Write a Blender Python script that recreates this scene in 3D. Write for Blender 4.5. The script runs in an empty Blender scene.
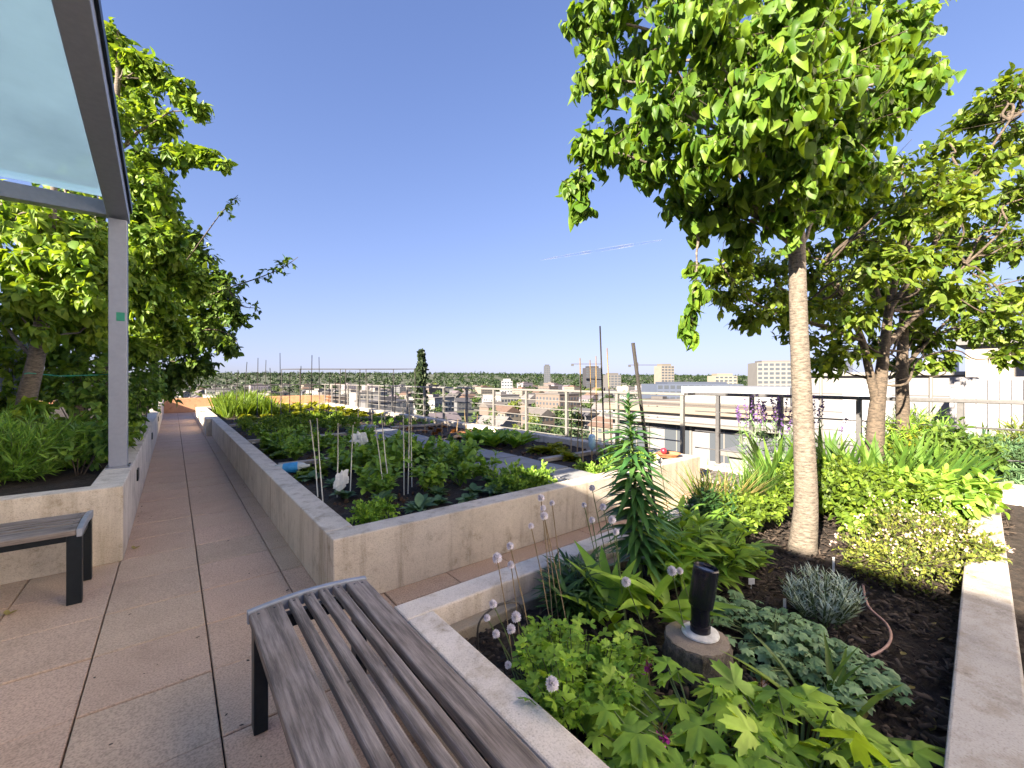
import bpy, bmesh, math, random
import numpy as np
from mathutils import Vector

random.seed(11)
rng = np.random.default_rng(11)
SC = bpy.context.scene
COL = SC.collection
R = math.radians

# ------------------------------------------------------------------ camera frame (authoring helper: surveyed points)
F_PX, CAM_H, HOR = 421.0, 1.4, 380.0
YAW = math.atan2(339, 421)
SA, CA = math.sin(YAW), math.cos(YAW)

def at(x, y, d):
    """world point seen at survey direction (x, y) at depth d metres"""
    c = (x - 512) / F_PX * d
    return np.array([d * SA + c * CA, d * CA - c * SA, CAM_H - (y - HOR) * d / F_PX])

def onz(x, y, z):
    d = F_PX * (CAM_H - z) / (y - HOR)
    return at(x, y, d)

# ------------------------------------------------------------------ materials
def new_mat(name):
    m = bpy.data.materials.new(name)
    m.use_nodes = True
    nt = m.node_tree
    b = nt.nodes['Principled BSDF']
    return m, nt, b

def N(nt, t, **kw):
    n = nt.nodes.new(t)
    for k, v in kw.items():
        if k in n.inputs.keys():
            n.inputs[k].default_value = v
        else:
            setattr(n, k, v)
    return n

def ramp(nt, stops):
    r = nt.nodes.new('ShaderNodeValToRGB')
    e = r.color_ramp.elements
    while len(e) < len(stops):
        e.new(0.5)
    for el, (p, c) in zip(e, stops):
        el.position = p
        el.color = (*c, 1)
    return r

def plain(name, c, rough=0.6, metal=0.0, noise=0.12, scale=30, bump=0.0, coat=0.0):
    m, nt, b = new_mat(name)
    tc = N(nt, 'ShaderNodeTexCoord')
    n = N(nt, 'ShaderNodeTexNoise', Scale=scale, Detail=5.0)
    nt.links.new(tc.outputs['Object'], n.inputs['Vector'])
    c = np.array(c, float)
    r = ramp(nt, [(0.3, tuple(c * (1 - noise))), (0.7, tuple(np.minimum(c * (1 + noise), 1)))])
    nt.links.new(n.outputs['Fac'], r.inputs['Fac'])
    nt.links.new(r.outputs['Color'], b.inputs['Base Color'])
    b.inputs['Roughness'].default_value = rough
    b.inputs['Metallic'].default_value = metal
    if bump:
        bp = N(nt, 'ShaderNodeBump', Strength=bump, Distance=0.01)
        nt.links.new(n.outputs['Fac'], bp.inputs['Height'])
        nt.links.new(bp.outputs['Normal'], b.inputs['Normal'])
    return m

def leaf_mat(name, dark, light, trans=0.32, rough=0.5, glow=(1.5, 1.35, 0.5), spec=0.35):
    m, nt, b = new_mat(name)
    g = N(nt, 'ShaderNodeNewGeometry')
    r = ramp(nt, [(0.0, dark), (0.55, tuple((np.array(dark) + np.array(light)) / 2)), (1.0, light)])
    nt.links.new(g.outputs['Random Per Island'], r.inputs['Fac'])
    tc = N(nt, 'ShaderNodeTexCoord')
    n = N(nt, 'ShaderNodeTexNoise', Scale=14.0, Detail=4.0)
    nt.links.new(tc.outputs['Object'], n.inputs['Vector'])
    mr = N(nt, 'ShaderNodeMapRange')
    mr.inputs['From Min'].default_value = 0.3
    mr.inputs['From Max'].default_value = 0.7
    mr.inputs['To Min'].default_value = 0.72
    mr.inputs['To Max'].default_value = 1.25
    nt.links.new(n.outputs['Fac'], mr.inputs['Value'])
    mx = N(nt, 'ShaderNodeMix', data_type='RGBA', blend_type='MULTIPLY')
    mx.inputs[0].default_value = 1.0
    nt.links.new(r.outputs['Color'], mx.inputs[6])
    nt.links.new(mr.outputs['Result'], mx.inputs[7])
    nt.links.new(mx.outputs[2], b.inputs['Base Color'])
    b.inputs['Roughness'].default_value = rough
    b.inputs['Specular IOR Level'].default_value = spec
    t = N(nt, 'ShaderNodeBsdfTranslucent')
    mg = N(nt, 'ShaderNodeMix', data_type='RGBA', blend_type='MULTIPLY')
    mg.inputs[0].default_value = 1.0
    mg.inputs[7].default_value = (*glow, 1)
    nt.links.new(mx.outputs[2], mg.inputs[6])
    nt.links.new(mg.outputs[2], t.inputs['Color'])
    ms = N(nt, 'ShaderNodeMixShader', Fac=trans)
    nt.links.new(b.outputs[0], ms.inputs[1])
    nt.links.new(t.outputs[0], ms.inputs[2])
    nt.links.new(ms.outputs[0], nt.nodes['Material Output'].inputs['Surface'])
    return m

def concrete(name, c, warm=(0.36, 0.27, 0.19), streak=True, stain=0.5):
    m, nt, b = new_mat(name)
    tc = N(nt, 'ShaderNodeTexCoord')
    n1 = N(nt, 'ShaderNodeTexNoise', Scale=2.6, Detail=9.0, Roughness=0.65)
    nt.links.new(tc.outputs['Object'], n1.inputs['Vector'])
    c = np.array(c)
    r1 = ramp(nt, [(0.28, tuple(c * 0.62)), (0.45, tuple(c * 0.9)), (0.62, tuple(c)), (0.78, tuple(c * 1.18))])
    nt.links.new(n1.outputs['Fac'], r1.inputs['Fac'])
    mp = N(nt, 'ShaderNodeMapping')
    mp.inputs['Scale'].default_value = (7, 7, 0.7)
    nt.links.new(tc.outputs['Object'], mp.inputs['Vector'])
    n2 = N(nt, 'ShaderNodeTexNoise', Scale=1.6, Detail=6.0, Roughness=0.6)
    nt.links.new(mp.outputs[0], n2.inputs['Vector'])
    r2 = ramp(nt, [(0.50, (0, 0, 0)), (0.68, (1, 1, 1))])
    nt.links.new(n2.outputs['Fac'], r2.inputs['Fac'])
    mul = N(nt, 'ShaderNodeMath', operation='MULTIPLY')
    mul.inputs[1].default_value = stain if streak else 0.15
    nt.links.new(r2.outputs['Color'], mul.inputs[0])
    mx = N(nt, 'ShaderNodeMix', data_type='RGBA', blend_type='MIX')
    nt.links.new(mul.outputs[0], mx.inputs[0])
    nt.links.new(r1.outputs['Color'], mx.inputs[6])
    mx.inputs[7].default_value = (*warm, 1)
    # pitting and fine speckle
    n3 = N(nt, 'ShaderNodeTexNoise', Scale=170.0, Detail=4.0)
    nt.links.new(tc.outputs['Object'], n3.inputs['Vector'])
    r3 = ramp(nt, [(0.28, (0.6, 0.58, 0.55)), (0.45, (0.97, 0.97, 0.96)), (0.75, (1.1, 1.1, 1.1))])
    nt.links.new(n3.outputs['Fac'], r3.inputs['Fac'])
    mm = N(nt, 'ShaderNodeMix', data_type='RGBA', blend_type='MULTIPLY')
    mm.inputs[0].default_value = 0.8
    nt.links.new(mx.outputs[2], mm.inputs[6])
    nt.links.new(r3.outputs['Color'], mm.inputs[7])
    # dark blotches
    n4 = N(nt, 'ShaderNodeTexNoise', Scale=6.0, Detail=10.0, Roughness=0.75)
    nt.links.new(tc.outputs['Object'], n4.inputs['Vector'])
    r4 = ramp(nt, [(0.30, (0.38, 0.35, 0.30)), (0.36, (0.72, 0.69, 0.64)), (0.46, (1, 1, 1))])
    nt.links.new(n4.outputs['Fac'], r4.inputs['Fac'])
    m4 = N(nt, 'ShaderNodeMix', data_type='RGBA', blend_type='MULTIPLY')
    m4.inputs[0].default_value = 0.85
    nt.links.new(mm.outputs[2], m4.inputs[6])
    nt.links.new(r4.outputs['Color'], m4.inputs[7])
    nt.links.new(m4.outputs[2], b.inputs['Base Color'])
    b.inputs['Roughness'].default_value = 0.85
    bp = N(nt, 'ShaderNodeBump', Strength=0.35, Distance=0.004)
    nt.links.new(n3.outputs['Fac'], bp.inputs['Height'])
    nt.links.new(bp.outputs['Normal'], b.inputs['Normal'])
    return m

def paver_mat():
    m, nt, b = new_mat('paver_concrete')
    g = N(nt, 'ShaderNodeNewGeometry')
    r = ramp(nt, [(0.0, (0.46, 0.330, 0.238)), (0.3, (0.50, 0.345, 0.25)), (0.55, (0.48, 0.35, 0.25)), (0.8, (0.515, 0.352, 0.26)), (1.0, (0.47, 0.345, 0.25))])
    nt.links.new(g.outputs['Random Per Island'], r.inputs['Fac'])
    tc = N(nt, 'ShaderNodeTexCoord')
    n = N(nt, 'ShaderNodeTexNoise', Scale=3.0, Detail=8.0, Roughness=0.7)
    nt.links.new(tc.outputs['Object'], n.inputs['Vector'])
    r2 = ramp(nt, [(0.25, (0.78, 0.76, 0.74)), (0.42, (0.95, 0.95, 0.94)), (0.6, (1.02, 1.02, 1.02)), (0.75, (1.16, 1.13, 1.1))])
    nt.links.new(n.outputs['Fac'], r2.inputs['Fac'])
    n3 = N(nt, 'ShaderNodeTexNoise', Scale=120.0, Detail=2.0)
    nt.links.new(tc.outputs['Object'], n3.inputs['Vector'])
    r3 = ramp(nt, [(0.32, (0.6, 0.6, 0.6)), (0.5, (1, 1, 1)), (0.7, (1.2, 1.2, 1.2))])
    nt.links.new(n3.outputs['Fac'], r3.inputs['Fac'])
    a = N(nt, 'ShaderNodeMix', data_type='RGBA', blend_type='MULTIPLY'); a.inputs[0].default_value = 1
    c = N(nt, 'ShaderNodeMix', data_type='RGBA', blend_type='MULTIPLY'); c.inputs[0].default_value = 0.8
    nt.links.new(r.outputs['Color'], a.inputs[6]); nt.links.new(r2.outputs['Color'], a.inputs[7])
    nt.links.new(a.outputs[2], c.inputs[6]); nt.links.new(r3.outputs['Color'], c.inputs[7])
    nt.links.new(c.outputs[2], b.inputs['Base Color'])
    b.inputs['Roughness'].default_value = 0.8
    bp = N(nt, 'ShaderNodeBump', Strength=0.3, Distance=0.003)
    nt.links.new(n3.outputs['Fac'], bp.inputs['Height'])
    nt.links.new(bp.outputs['Normal'], b.inputs['Normal'])
    return m

def wood_mat(name, dark, light, axis=1, rough=0.75):
    m, nt, b = new_mat(name)
    tc = N(nt, 'ShaderNodeTexCoord')
    g = N(nt, 'ShaderNodeNewGeometry')
    mp = N(nt, 'ShaderNodeMapping')
    s = [28, 28, 28]; s[axis] = 1.6
    mp.inputs['Scale'].default_value = s
    ob = N(nt, 'ShaderNodeObjectInfo')
    add = N(nt, 'ShaderNodeVectorMath', operation='ADD')
    nt.links.new(tc.outputs['Object'], add.inputs[0])
    sc = N(nt, 'ShaderNodeVectorMath', operation='SCALE')
    sc.inputs['Scale'].default_value = 9.0
    nt.links.new(ob.outputs['Random'], sc.inputs[0])
    nt.links.new(sc.outputs[0], add.inputs[1])
    nt.links.new(add.outputs[0], mp.inputs['Vector'])
    n = N(nt, 'ShaderNodeTexNoise', Scale=2.2, Detail=8.0, Roughness=0.7)
    nt.links.new(mp.outputs[0], n.inputs['Vector'])
    d, l = np.array(dark), np.array(light)
    r = ramp(nt, [(0.28, tuple(d * 0.5)), (0.42, tuple(d)), (0.6, tuple(l)), (0.8, tuple(l * 1.25))])
    nt.links.new(n.outputs['Fac'], r.inputs['Fac'])
    n2 = N(nt, 'ShaderNodeTexNoise', Scale=5.0, Detail=4.0)
    nt.links.new(tc.outputs['Object'], n2.inputs['Vector'])
    r2 = ramp(nt, [(0.3, (0.8, 0.74, 0.7)), (0.7, (1.12, 1.1, 1.12))])
    nt.links.new(n2.outputs['Fac'], r2.inputs['Fac'])
    a = N(nt, 'ShaderNodeMix', data_type='RGBA', blend_type='MULTIPLY'); a.inputs[0].default_value = 1
    nt.links.new(r.outputs['Color'], a.inputs[6]); nt.links.new(r2.outputs['Color'], a.inputs[7])
    nt.links.new(a.outputs[2], b.inputs['Base Color'])
    b.inputs['Roughness'].default_value = rough
    bp = N(nt, 'ShaderNodeBump', Strength=0.5, Distance=0.003)
    nt.links.new(n.outputs['Fac'], bp.inputs['Height'])
    nt.links.new(bp.outputs['Normal'], b.inputs['Normal'])
    return m

def bark_mat(name, dark, light, scale=(14, 14, 40)):
    m, nt, b = new_mat(name)
    tc = N(nt, 'ShaderNodeTexCoord')
    mp = N(nt, 'ShaderNodeMapping')
    mp.inputs['Scale'].default_value = scale
    nt.links.new(tc.outputs['Object'], mp.inputs['Vector'])
    n = N(nt, 'ShaderNodeTexNoise', Scale=1.5, Detail=8.0, Roughness=0.75)
    nt.links.new(mp.outputs[0], n.inputs['Vector'])
    r = ramp(nt, [(0.30, tuple(np.array(dark) * 0.35)), (0.42, dark), (0.60, light), (0.78, tuple(np.array(light) * 1.35))])
    nt.links.new(n.outputs['Fac'], r.inputs['Fac'])
    nt.links.new(r.outputs['Color'], b.inputs['Base Color'])
    b.inputs['Roughness'].default_value = 0.9
    bp = N(nt, 'ShaderNodeBump', Strength=0.7, Distance=0.012)
    nt.links.new(n.outputs['Fac'], bp.inputs['Height'])
    nt.links.new(bp.outputs['Normal'], b.inputs['Normal'])
    return m

def soil_mat(name, dark, light):
    m, nt, b = new_mat(name)
    tc = N(nt, 'ShaderNodeTexCoord')
    n = N(nt, 'ShaderNodeTexNoise', Scale=26.0, Detail=9.0, Roughness=0.75)
    nt.links.new(tc.outputs['Object'], n.inputs['Vector'])
    r = ramp(nt, [(0.35, dark), (0.55, light), (0.72, tuple(np.array(light) * 2.0))])
    nt.links.new(n.outputs['Fac'], r.inputs['Fac'])
    nt.links.new(r.outputs['Color'], b.inputs['Base Color'])
    b.inputs['Roughness'].default_value = 0.95
    bp = N(nt, 'ShaderNodeBump', Strength=1.0, Distance=0.02)
    nt.links.new(n.outputs['Fac'], bp.inputs['Height'])
    nt.links.new(bp.outputs['Normal'], b.inputs['Normal'])
    return m

def glass_mat():
    m, nt, b = new_mat('canopy_glass')
    t = N(nt, 'ShaderNodeBsdfTransparent'); t.inputs['Color'].default_value = (0.80, 0.93, 1.0, 1)
    tl = N(nt, 'ShaderNodeBsdfTranslucent'); tl.inputs['Color'].default_value = (0.70, 0.88, 0.97, 1)
    gl = N(nt, 'ShaderNodeBsdfGlossy', Roughness=0.08); gl.inputs['Color'].default_value = (0.8, 0.9, 0.9, 1)
    m1 = N(nt, 'ShaderNodeMixShader', Fac=0.5)
    nt.links.new(t.outputs[0], m1.inputs[1]); nt.links.new(tl.outputs[0], m1.inputs[2])
    tcg = N(nt, 'ShaderNodeTexCoord'); ng = N(nt, 'ShaderNodeTexNoise', Scale=1.1, Detail=6.0, Roughness=.6)
    nt.links.new(tcg.outputs['Object'], ng.inputs['Vector'])
    rg = ramp(nt, [(.3, (.47, .47, .47)), (.72, (.62, .62, .62))])
    nt.links.new(ng.outputs['Fac'], rg.inputs['Fac']); nt.links.new(rg.outputs['Color'], m1.inputs[0])
    fr = N(nt, 'ShaderNodeFresnel', IOR=1.4)
    m2 = N(nt, 'ShaderNodeMixShader')
    nt.links.new(fr.outputs[0], m2.inputs[0]); nt.links.new(m1.outputs[0], m2.inputs[1]); nt.links.new(gl.outputs[0], m2.inputs[2])
    nt.links.new(m2.outputs[0], nt.nodes['Material Output'].inputs['Surface'])
    return m

M = {}
M['paver'] = paver_mat()
M['joint'] = plain('paver_joint', (0.035, 0.028, 0.024), 0.95)
M['conc'] = concrete('planter_concrete', (0.62, 0.555, 0.475), warm=(0.27, 0.215, 0.155), stain=.6)
M['conc_near'] = concrete('planter_concrete_pale', (0.66, 0.60, 0.545), warm=(0.32, 0.25, 0.17), streak=True, stain=0.6)
M['conc_left'] = concrete('planter_concrete_beige', (0.64, 0.57, 0.49), warm=(0.30, 0.24, 0.17), stain=.5)
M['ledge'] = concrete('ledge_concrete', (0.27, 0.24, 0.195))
M['orange_wall'] = concrete('far_wall_render', (0.62, 0.33, 0.18), warm=(0.52, 0.24, 0.11))
M['soil'] = soil_mat('garden_soil', (0.010, 0.007, 0.006), (0.030, 0.021, 0.016))
M['soil_warm'] = soil_mat('dry_garden_soil', (0.03, 0.018, 0.012), (0.085, 0.05, 0.03))
M['mulch'] = leaf_mat('bark_mulch', (0.008, 0.006, 0.005), (0.085, 0.064, 0.05), trans=0.0, rough=0.9)
M['bench_wood'] = wood_mat('weathered_wood', (0.115, 0.102, 0.095), (0.25, 0.225, 0.212))
M['bench_wood_x'] = wood_mat('weathered_wood_cross', (0.115, 0.102, 0.095), (0.25, 0.225, 0.212), axis=0)
M['steel_dark'] = plain('black_steel', (0.018, 0.024, 0.030), 0.4, 0.6)
M['steel_edge'] = plain('bench_end_steel', (0.27, 0.30, 0.36), 0.45, 0.3)
M['alu'] = plain('painted_aluminium', (0.25, 0.27, 0.335), 0.4, 0.15, noise=0.05)
M['alu_dark'] = plain('grey_painted_beam', (0.22, 0.25, 0.325), 0.45, 0.1, noise=0.06)
M['rail'] = plain('galvanised_rail', (0.20, 0.195, 0.185), 0.45, 0.3, noise=0.1)
M['rail_dark'] = plain('dark_rail', (0.09, 0.09, 0.095), 0.45, 0.3)
M['glass'] = glass_mat()
M['bark_pale'] = bark_mat('pale_bark', (0.09, 0.076, 0.062), (0.20, 0.172, 0.14), scale=(17, 17, 62))
M['bark_grey'] = bark_mat('grey_bark', (0.085, 0.07, 0.055), (0.18, 0.15, 0.12))
M['bark_dark'] = bark_mat('dark_bark', (0.05, 0.04, 0.03), (0.125, 0.095, 0.07))
M['twig'] = plain('twig_bark', (0.06, 0.045, 0.033), 0.85)
M['stem'] = plain('green_stem', (0.10, 0.15, 0.05), 0.6)
M['stem_brown'] = plain('dry_stem', (0.26, 0.19, 0.10), 0.7)
# foliage
M['lf_tree'] = leaf_mat('tree_leaf', (0.055, 0.135, 0.014), (0.165, 0.265, 0.028), 0.44)
M['lf_back'] = leaf_mat('back_tree_leaf', (0.06, 0.125, 0.014), (0.19, 0.26, 0.028), 0.44)
M['lf_left'] = leaf_mat('left_tree_leaf', (0.085, 0.18, 0.02), (0.24, 0.34, 0.04), 0.42)
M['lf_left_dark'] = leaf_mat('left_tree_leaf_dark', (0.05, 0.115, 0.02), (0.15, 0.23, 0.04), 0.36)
M['lf_ivy'] = leaf_mat('ivy_leaf', (0.06, 0.15, 0.025), (0.2, 0.33, 0.05), 0.3)
M['lf_feather'] = leaf_mat('feather_leaf', (0.08, 0.2, 0.03), (0.24, 0.4, 0.06), 0.3)
M['lf_veg'] = leaf_mat('veg_leaf', (0.11, 0.23, 0.03), (0.3, 0.46, 0.07), 0.32)
M['lf_kale'] = leaf_mat('blue_green_leaf', (0.06, 0.13, 0.06), (0.16, 0.27, 0.13), 0.25)
M['lf_yellow'] = leaf_mat('yellow_leaf', (0.14, 0.18, 0.015), (0.36, 0.36, 0.03), 0.36)
M['lf_lime'] = leaf_mat('lime_leaf', (0.075, 0.14, 0.016), (0.19, 0.28, 0.03), 0.36)
M['lf_bright'] = leaf_mat('bright_green_leaf', (.13,.28,.03), (.33,.50,.06), .34)
M['lf_geran'] = leaf_mat('geranium_leaf', (.19,.35,.045), (.40,.58,.08), .34)
M['lf_dark'] = leaf_mat('dark_green_leaf', (0.018, 0.058, 0.016), (0.065, 0.14, 0.032), 0.25)
M['lf_lily'] = leaf_mat('lily_leaf', (0.035, 0.11, 0.035), (0.1, 0.21, 0.055), 0.25, rough=0.35)
M['lf_grey'] = leaf_mat('grey_green_leaf', (0.1, 0.2, 0.09), (0.26, 0.4, 0.2), 0.22)
M['lf_silver'] = leaf_mat('silver_leaf', (0.24, 0.33, 0.28), (0.5, 0.6, 0.53), 0.15)
M['lf_blade'] = leaf_mat('blade_leaf', (0.045, 0.115, 0.018), (0.13, 0.23, 0.035), 0.33)
M['lf_straw'] = leaf_mat('straw_leaf', (0.20, 0.17, 0.05), (0.42, 0.36, 0.14), 0.3)
M['lf_thyme'] = leaf_mat('thyme_leaf', (0.07, 0.115, 0.024), (0.27, 0.30, 0.05), 0.3)
M['lf_rust'] = leaf_mat('rusty_leaf', (0.16, 0.06, 0.03), (0.36, 0.18, 0.06), 0.3)
M['fl_white'] = leaf_mat('white_petal', (0.80, 0.76, 0.84), (0.90, 0.88, 0.90), 0.4, glow=(1, 1, 1))
M['fl_pink'] = leaf_mat('pale_pink_petal', (0.50, 0.36, 0.34), (0.72, 0.58, 0.50), 0.25, glow=(1, 1, 1))
M['fl_mag'] = leaf_mat('magenta_petal', (0.40, 0.03, 0.25), (0.60, 0.08, 0.40), 0.25, glow=(1, 1, 1))
M['fl_purple'] = leaf_mat('purple_petal', (0.10, 0.05, 0.20), (0.24, 0.13, 0.36), 0.2, glow=(1, 1, 1))
M['white_plastic'] = plain('white_plastic', (0.72, 0.74, 0.74), 0.4, noise=0.05)
M['cane'] = plain('white_cane', (0.62, 0.60, 0.52), 0.6)
M['bamboo'] = plain('bamboo', (0.36, 0.25, 0.12), 0.6)
M['stake'] = plain('dark_stake', (0.035, 0.032, 0.03), 0.6)
M['blue'] = plain('blue_plastic', (0.03, 0.25, 0.55), 0.35)
M['red'] = plain('red_plastic', (0.40, 0.02, 0.04), 0.35)
M['terra'] = plain('terracotta', (0.45, 0.20, 0.09), 0.8, bump=0.2)
M['green_str'] = plain('green_string', (0.02, 0.22, 0.15), 0.7)
M['pink_tube'] = plain('irrigation_tube', (0.40, 0.24, 0.20), 0.5)
M['board'] = wood_mat('silver_board', (0.25, 0.22, 0.18), (0.42, 0.39, 0.34), axis=0)
M['slab'] = concrete('stepping_slab', (0.25, 0.26, 0.275), streak=False)
M['stump'] = bark_mat('stump_side', (0.05, 0.042, 0.034), (0.15, 0.125, 0.10), scale=(26, 26, 16))
M['stump_top'] = concrete('stump_top', (0.24, 0.20, 0.16), streak=False)
M['tarnish'] = plain('white_base_plate', (0.55, 0.55, 0.53), 0.6, noise=0.25, scale=50)
M['black_gloss'] = plain('black_lamp_paint', (0.012, 0.012, 0.022), 0.22, 0.3)

# ------------------------------------------------------------------ object helpers
def tag(o, label=None, cat=None, group=None, kind=None):
    if label: o['label'] = label
    if cat: o['category'] = cat
    if group: o['group'] = group
    if kind: o['kind'] = kind
    return o

def empty(name, loc=(0, 0, 0), rz=0.0, label=None, cat=None, group=None):
    o = bpy.data.objects.new(name, None)
    COL.objects.link(o)
    o.empty_display_size = 0.1
    o.location = loc
    o.rotation_euler = (0, 0, rz)
    return tag(o, label, cat, group)

def link(name, me, m=None, parent=None, loc=None, smooth=False):
    o = bpy.data.objects.new(name, me)
    COL.objects.link(o)
    if m is not None:
        me.materials.append(m)
    if smooth:
        me.polygons.foreach_set('use_smooth', [True] * len(me.polygons))
    if parent is not None:
        o.parent = parent
        if loc is None:
            o.location = (0, 0, 0)
    if loc is not None:
        o.location = loc
    return o

def copy_tree(o, parent=None):
    c = o.copy()
    COL.objects.link(c)
    if parent is not None:
        c.parent = parent
    for ch in list(o.children):
        copy_tree(ch, c)
    return c

class MB:
    def __init__(s): s.v, s.f = [], []
    def add(s, v, f):
        n = len(s.v)
        s.v += [tuple(map(float, p)) for p in v]
        s.f += [tuple(n + i for i in q) for q in f]
        return s
    def box(s, x0, x1, y0, y1, z0, z1):
        v = [(x0, y0, z0), (x1, y0, z0), (x1, y1, z0), (x0, y1, z0), (x0, y0, z1), (x1, y0, z1), (x1, y1, z1), (x0, y1, z1)]
        return s.add(v, [(0, 3, 2, 1), (4, 5, 6, 7), (0, 1, 5, 4), (1, 2, 6, 5), (2, 3, 7, 6), (3, 0, 4, 7)])
    def hexa(s, p):
        return s.add(p, [(0, 3, 2, 1), (4, 5, 6, 7), (0, 1, 5, 4), (1, 2, 6, 5), (2, 3, 7, 6), (3, 0, 4, 7)])
    def tube(s, pts, rad, n=8, cap=True, smooth=False):
        pts = [np.array(p, float) for p in pts]
        if not hasattr(rad, '__len__'): rad = [rad] * len(pts)
        if smooth and len(pts) > 2:
            q, r = [], []
            for i in range(len(pts) - 1):
                p0, p1, p2, p3 = pts[max(i - 1, 0)], pts[i], pts[i + 1], pts[min(i + 2, len(pts) - 1)]
                for t in (0, .25, .5, .75):
                    q.append(.5 * (2 * p1 + (p2 - p0) * t + (2 * p0 - 5 * p1 + 4 * p2 - p3) * t * t + (3 * p1 - p0 - 3 * p2 + p3) * t ** 3))
                    r.append(rad[i] + (rad[i + 1] - rad[i]) * t)
            q.append(pts[-1]); r.append(rad[-1]); pts, rad = q, r
        rings = []
        up = np.array([0.13, 0.31, 0.94])
        for i, p in enumerate(pts):
            a = pts[max(i - 1, 0)]; b = pts[min(i + 1, len(pts) - 1)]
            t = b - a; t = t / (np.linalg.norm(t) + 1e-9)
            if abs(t @ up) > 0.95: up = np.array([0.9, 0.3, 0.1])
            x = np.cross(t, up); x /= np.linalg.norm(x); y = np.cross(t, x)
            rings.append([p + rad[i] * (math.cos(2 * math.pi * k / n) * x + math.sin(2 * math.pi * k / n) * y) for k in range(n)])
        v = [q for r in rings for q in r]
        f = [(i * n + k, i * n + (k + 1) % n, (i + 1) * n + (k + 1) % n, (i + 1) * n + k) for i in range(len(pts) - 1) for k in range(n)]
        if cap:
            f.append(tuple(range(n))); f.append(tuple((len(pts) - 1) * n + k for k in reversed(range(n))))
        return s.add(v, f)
    def lathe(s, prof, c=(0, 0, 0), n=24, jit=0.0):
        v, f = [], []
        for r, z in prof:
            for k in range(n):
                rr = r * (1 + jit * (random.random() - 0.5))
                v.append((c[0] + rr * math.cos(2 * math.pi * k / n), c[1] + rr * math.sin(2 * math.pi * k / n), c[2] + z))
        for i in range(len(prof) - 1):
            for k in range(n):
                f.append((i * n + k, i * n + (k + 1) % n, (i + 1) * n + (k + 1) % n, (i + 1) * n + k))
        f.append(tuple(reversed(range(n)))); f.append(tuple((len(prof) - 1) * n + k for k in range(n)))
        return s.add(v, f)
    def mesh(s, name):
        me = bpy.data.meshes.new(name)
        me.from_pydata(s.v, [], s.f)
        me.update()
        return me
    def build(s, name, m, parent=None, smooth=False, bevel=0.0, loc=None):
        o = link(name, s.mesh(name), m, parent, loc, smooth)
        if bevel:
            b = o.modifiers.new('bevel', 'BEVEL'); b.width = bevel; b.segments = 2; b.limit_method = 'ANGLE'
        return o

# ------------------------------------------------------------------ leaf templates (unit length along +Y, face +Z) and instancing into one mesh
def T_leaf(w=0.5, prof='oval', fold=0.25, droop=0.25, n=4, stalk=0.0):
    v = [(0, 0, 0)]; f = []
    ts = np.linspace(0, 1, n + 1)[1:-1]
    def hw(t):
        if prof == 'oval': return w / 2 * math.sin(math.pi * t ** 0.8) ** 0.8
        if prof == 'heart': return w / 2 * (math.sin(math.pi * min(1, t ** 0.62)) ** 0.75)
        if prof == 'blade': return w / 2 * min(1, (1 - t) * 2.2) ** 0.8
        return w / 2 * math.sin(math.pi * t ** 0.7)
    off = stalk
    for t in ts:
        h = hw(t)
        z = -droop * t * t
        v += [(-h, off + t * (1 - off), z + fold * h), (0, off + t * (1 - off), z), (h, off + t * (1 - off), z + fold * h)]
    v.append((0, 1, -droop)); e = len(v) - 1
    if off: v[0] = (0, off * 0.9, 0)
    f += [(0, 2, 1), (0, 3, 2)]
    for i in range(len(ts) - 1):
        a = 1 + 3 * i; b = a + 3
        f += [(a, a + 1, b), (a + 1, b + 1, b), (a + 1, a + 2, b + 1), (a + 2, b + 2, b + 1)]
    a = 1 + 3 * (len(ts) - 1)
    f += [(a, a + 1, e), (a + 1, a + 2, e)]
    return np.array(v, float), np.array(f, int)

def T_rhomb(w=0.5, fold=0.12):
    return np.array([(0, 0, 0), (-w / 2, 0.5, fold), (w / 2, 0.5, fold), (0, 1, 0)], float), np.array([(0, 3, 1), (0, 2, 3)])

def T_palm(lobes=5, cut=0.45, cup=0.18, teeth=2, gap=0.5):
    """lobed round leaf, stalk attachment at the origin end, blade centred at y = 0.45"""
    pts = []
    n = lobes
    for i in range(n):
        a0 = -math.pi + gap / 2 + (2 * math.pi - gap) * i / n
        da = (2 * math.pi - gap) / n
        seq = [(0.0, cut), (0.25, 0.86), (0.38, 0.80), (0.5, 1.0), (0.62, 0.80), (0.75, 0.86)] if teeth else [(0.0, cut), (0.3, 0.9), (0.5, 1.0), (0.7, 0.9)]
        for s, r in seq:
            pts.append((a0 + da * s, r))
    pts.append((math.pi - gap / 2, cut))
    v = [(0, 0.45, 0)]
    for a, r in pts:
        ang = a + math.pi / 2
        rr = 0.55 * r
        v.append((rr * math.cos(ang), 0.45 + rr * math.sin(ang), cup * (0.62 - r) * 0.45 - 0.14 * r * r + 0.03 * math.sin(7 * ang)))
    f = [(0, i, i + 1) for i in range(1, len(pts))]
    return np.array(v, float), np.array(f, int)

def T_stick(r=1.0):
    a = [0, 2.094, 4.189]
    v = [(r * math.cos(t), 0, r * math.sin(t)) for t in a] + [(r * 0.6 * math.cos(t), 1, r * 0.6 * math.sin(t)) for t in a]
    return np.array(v, float), np.array([(0, 1, 4), (0, 4, 3), (1, 2, 5), (1, 5, 4), (2, 0, 3), (2, 3, 5)])

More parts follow.
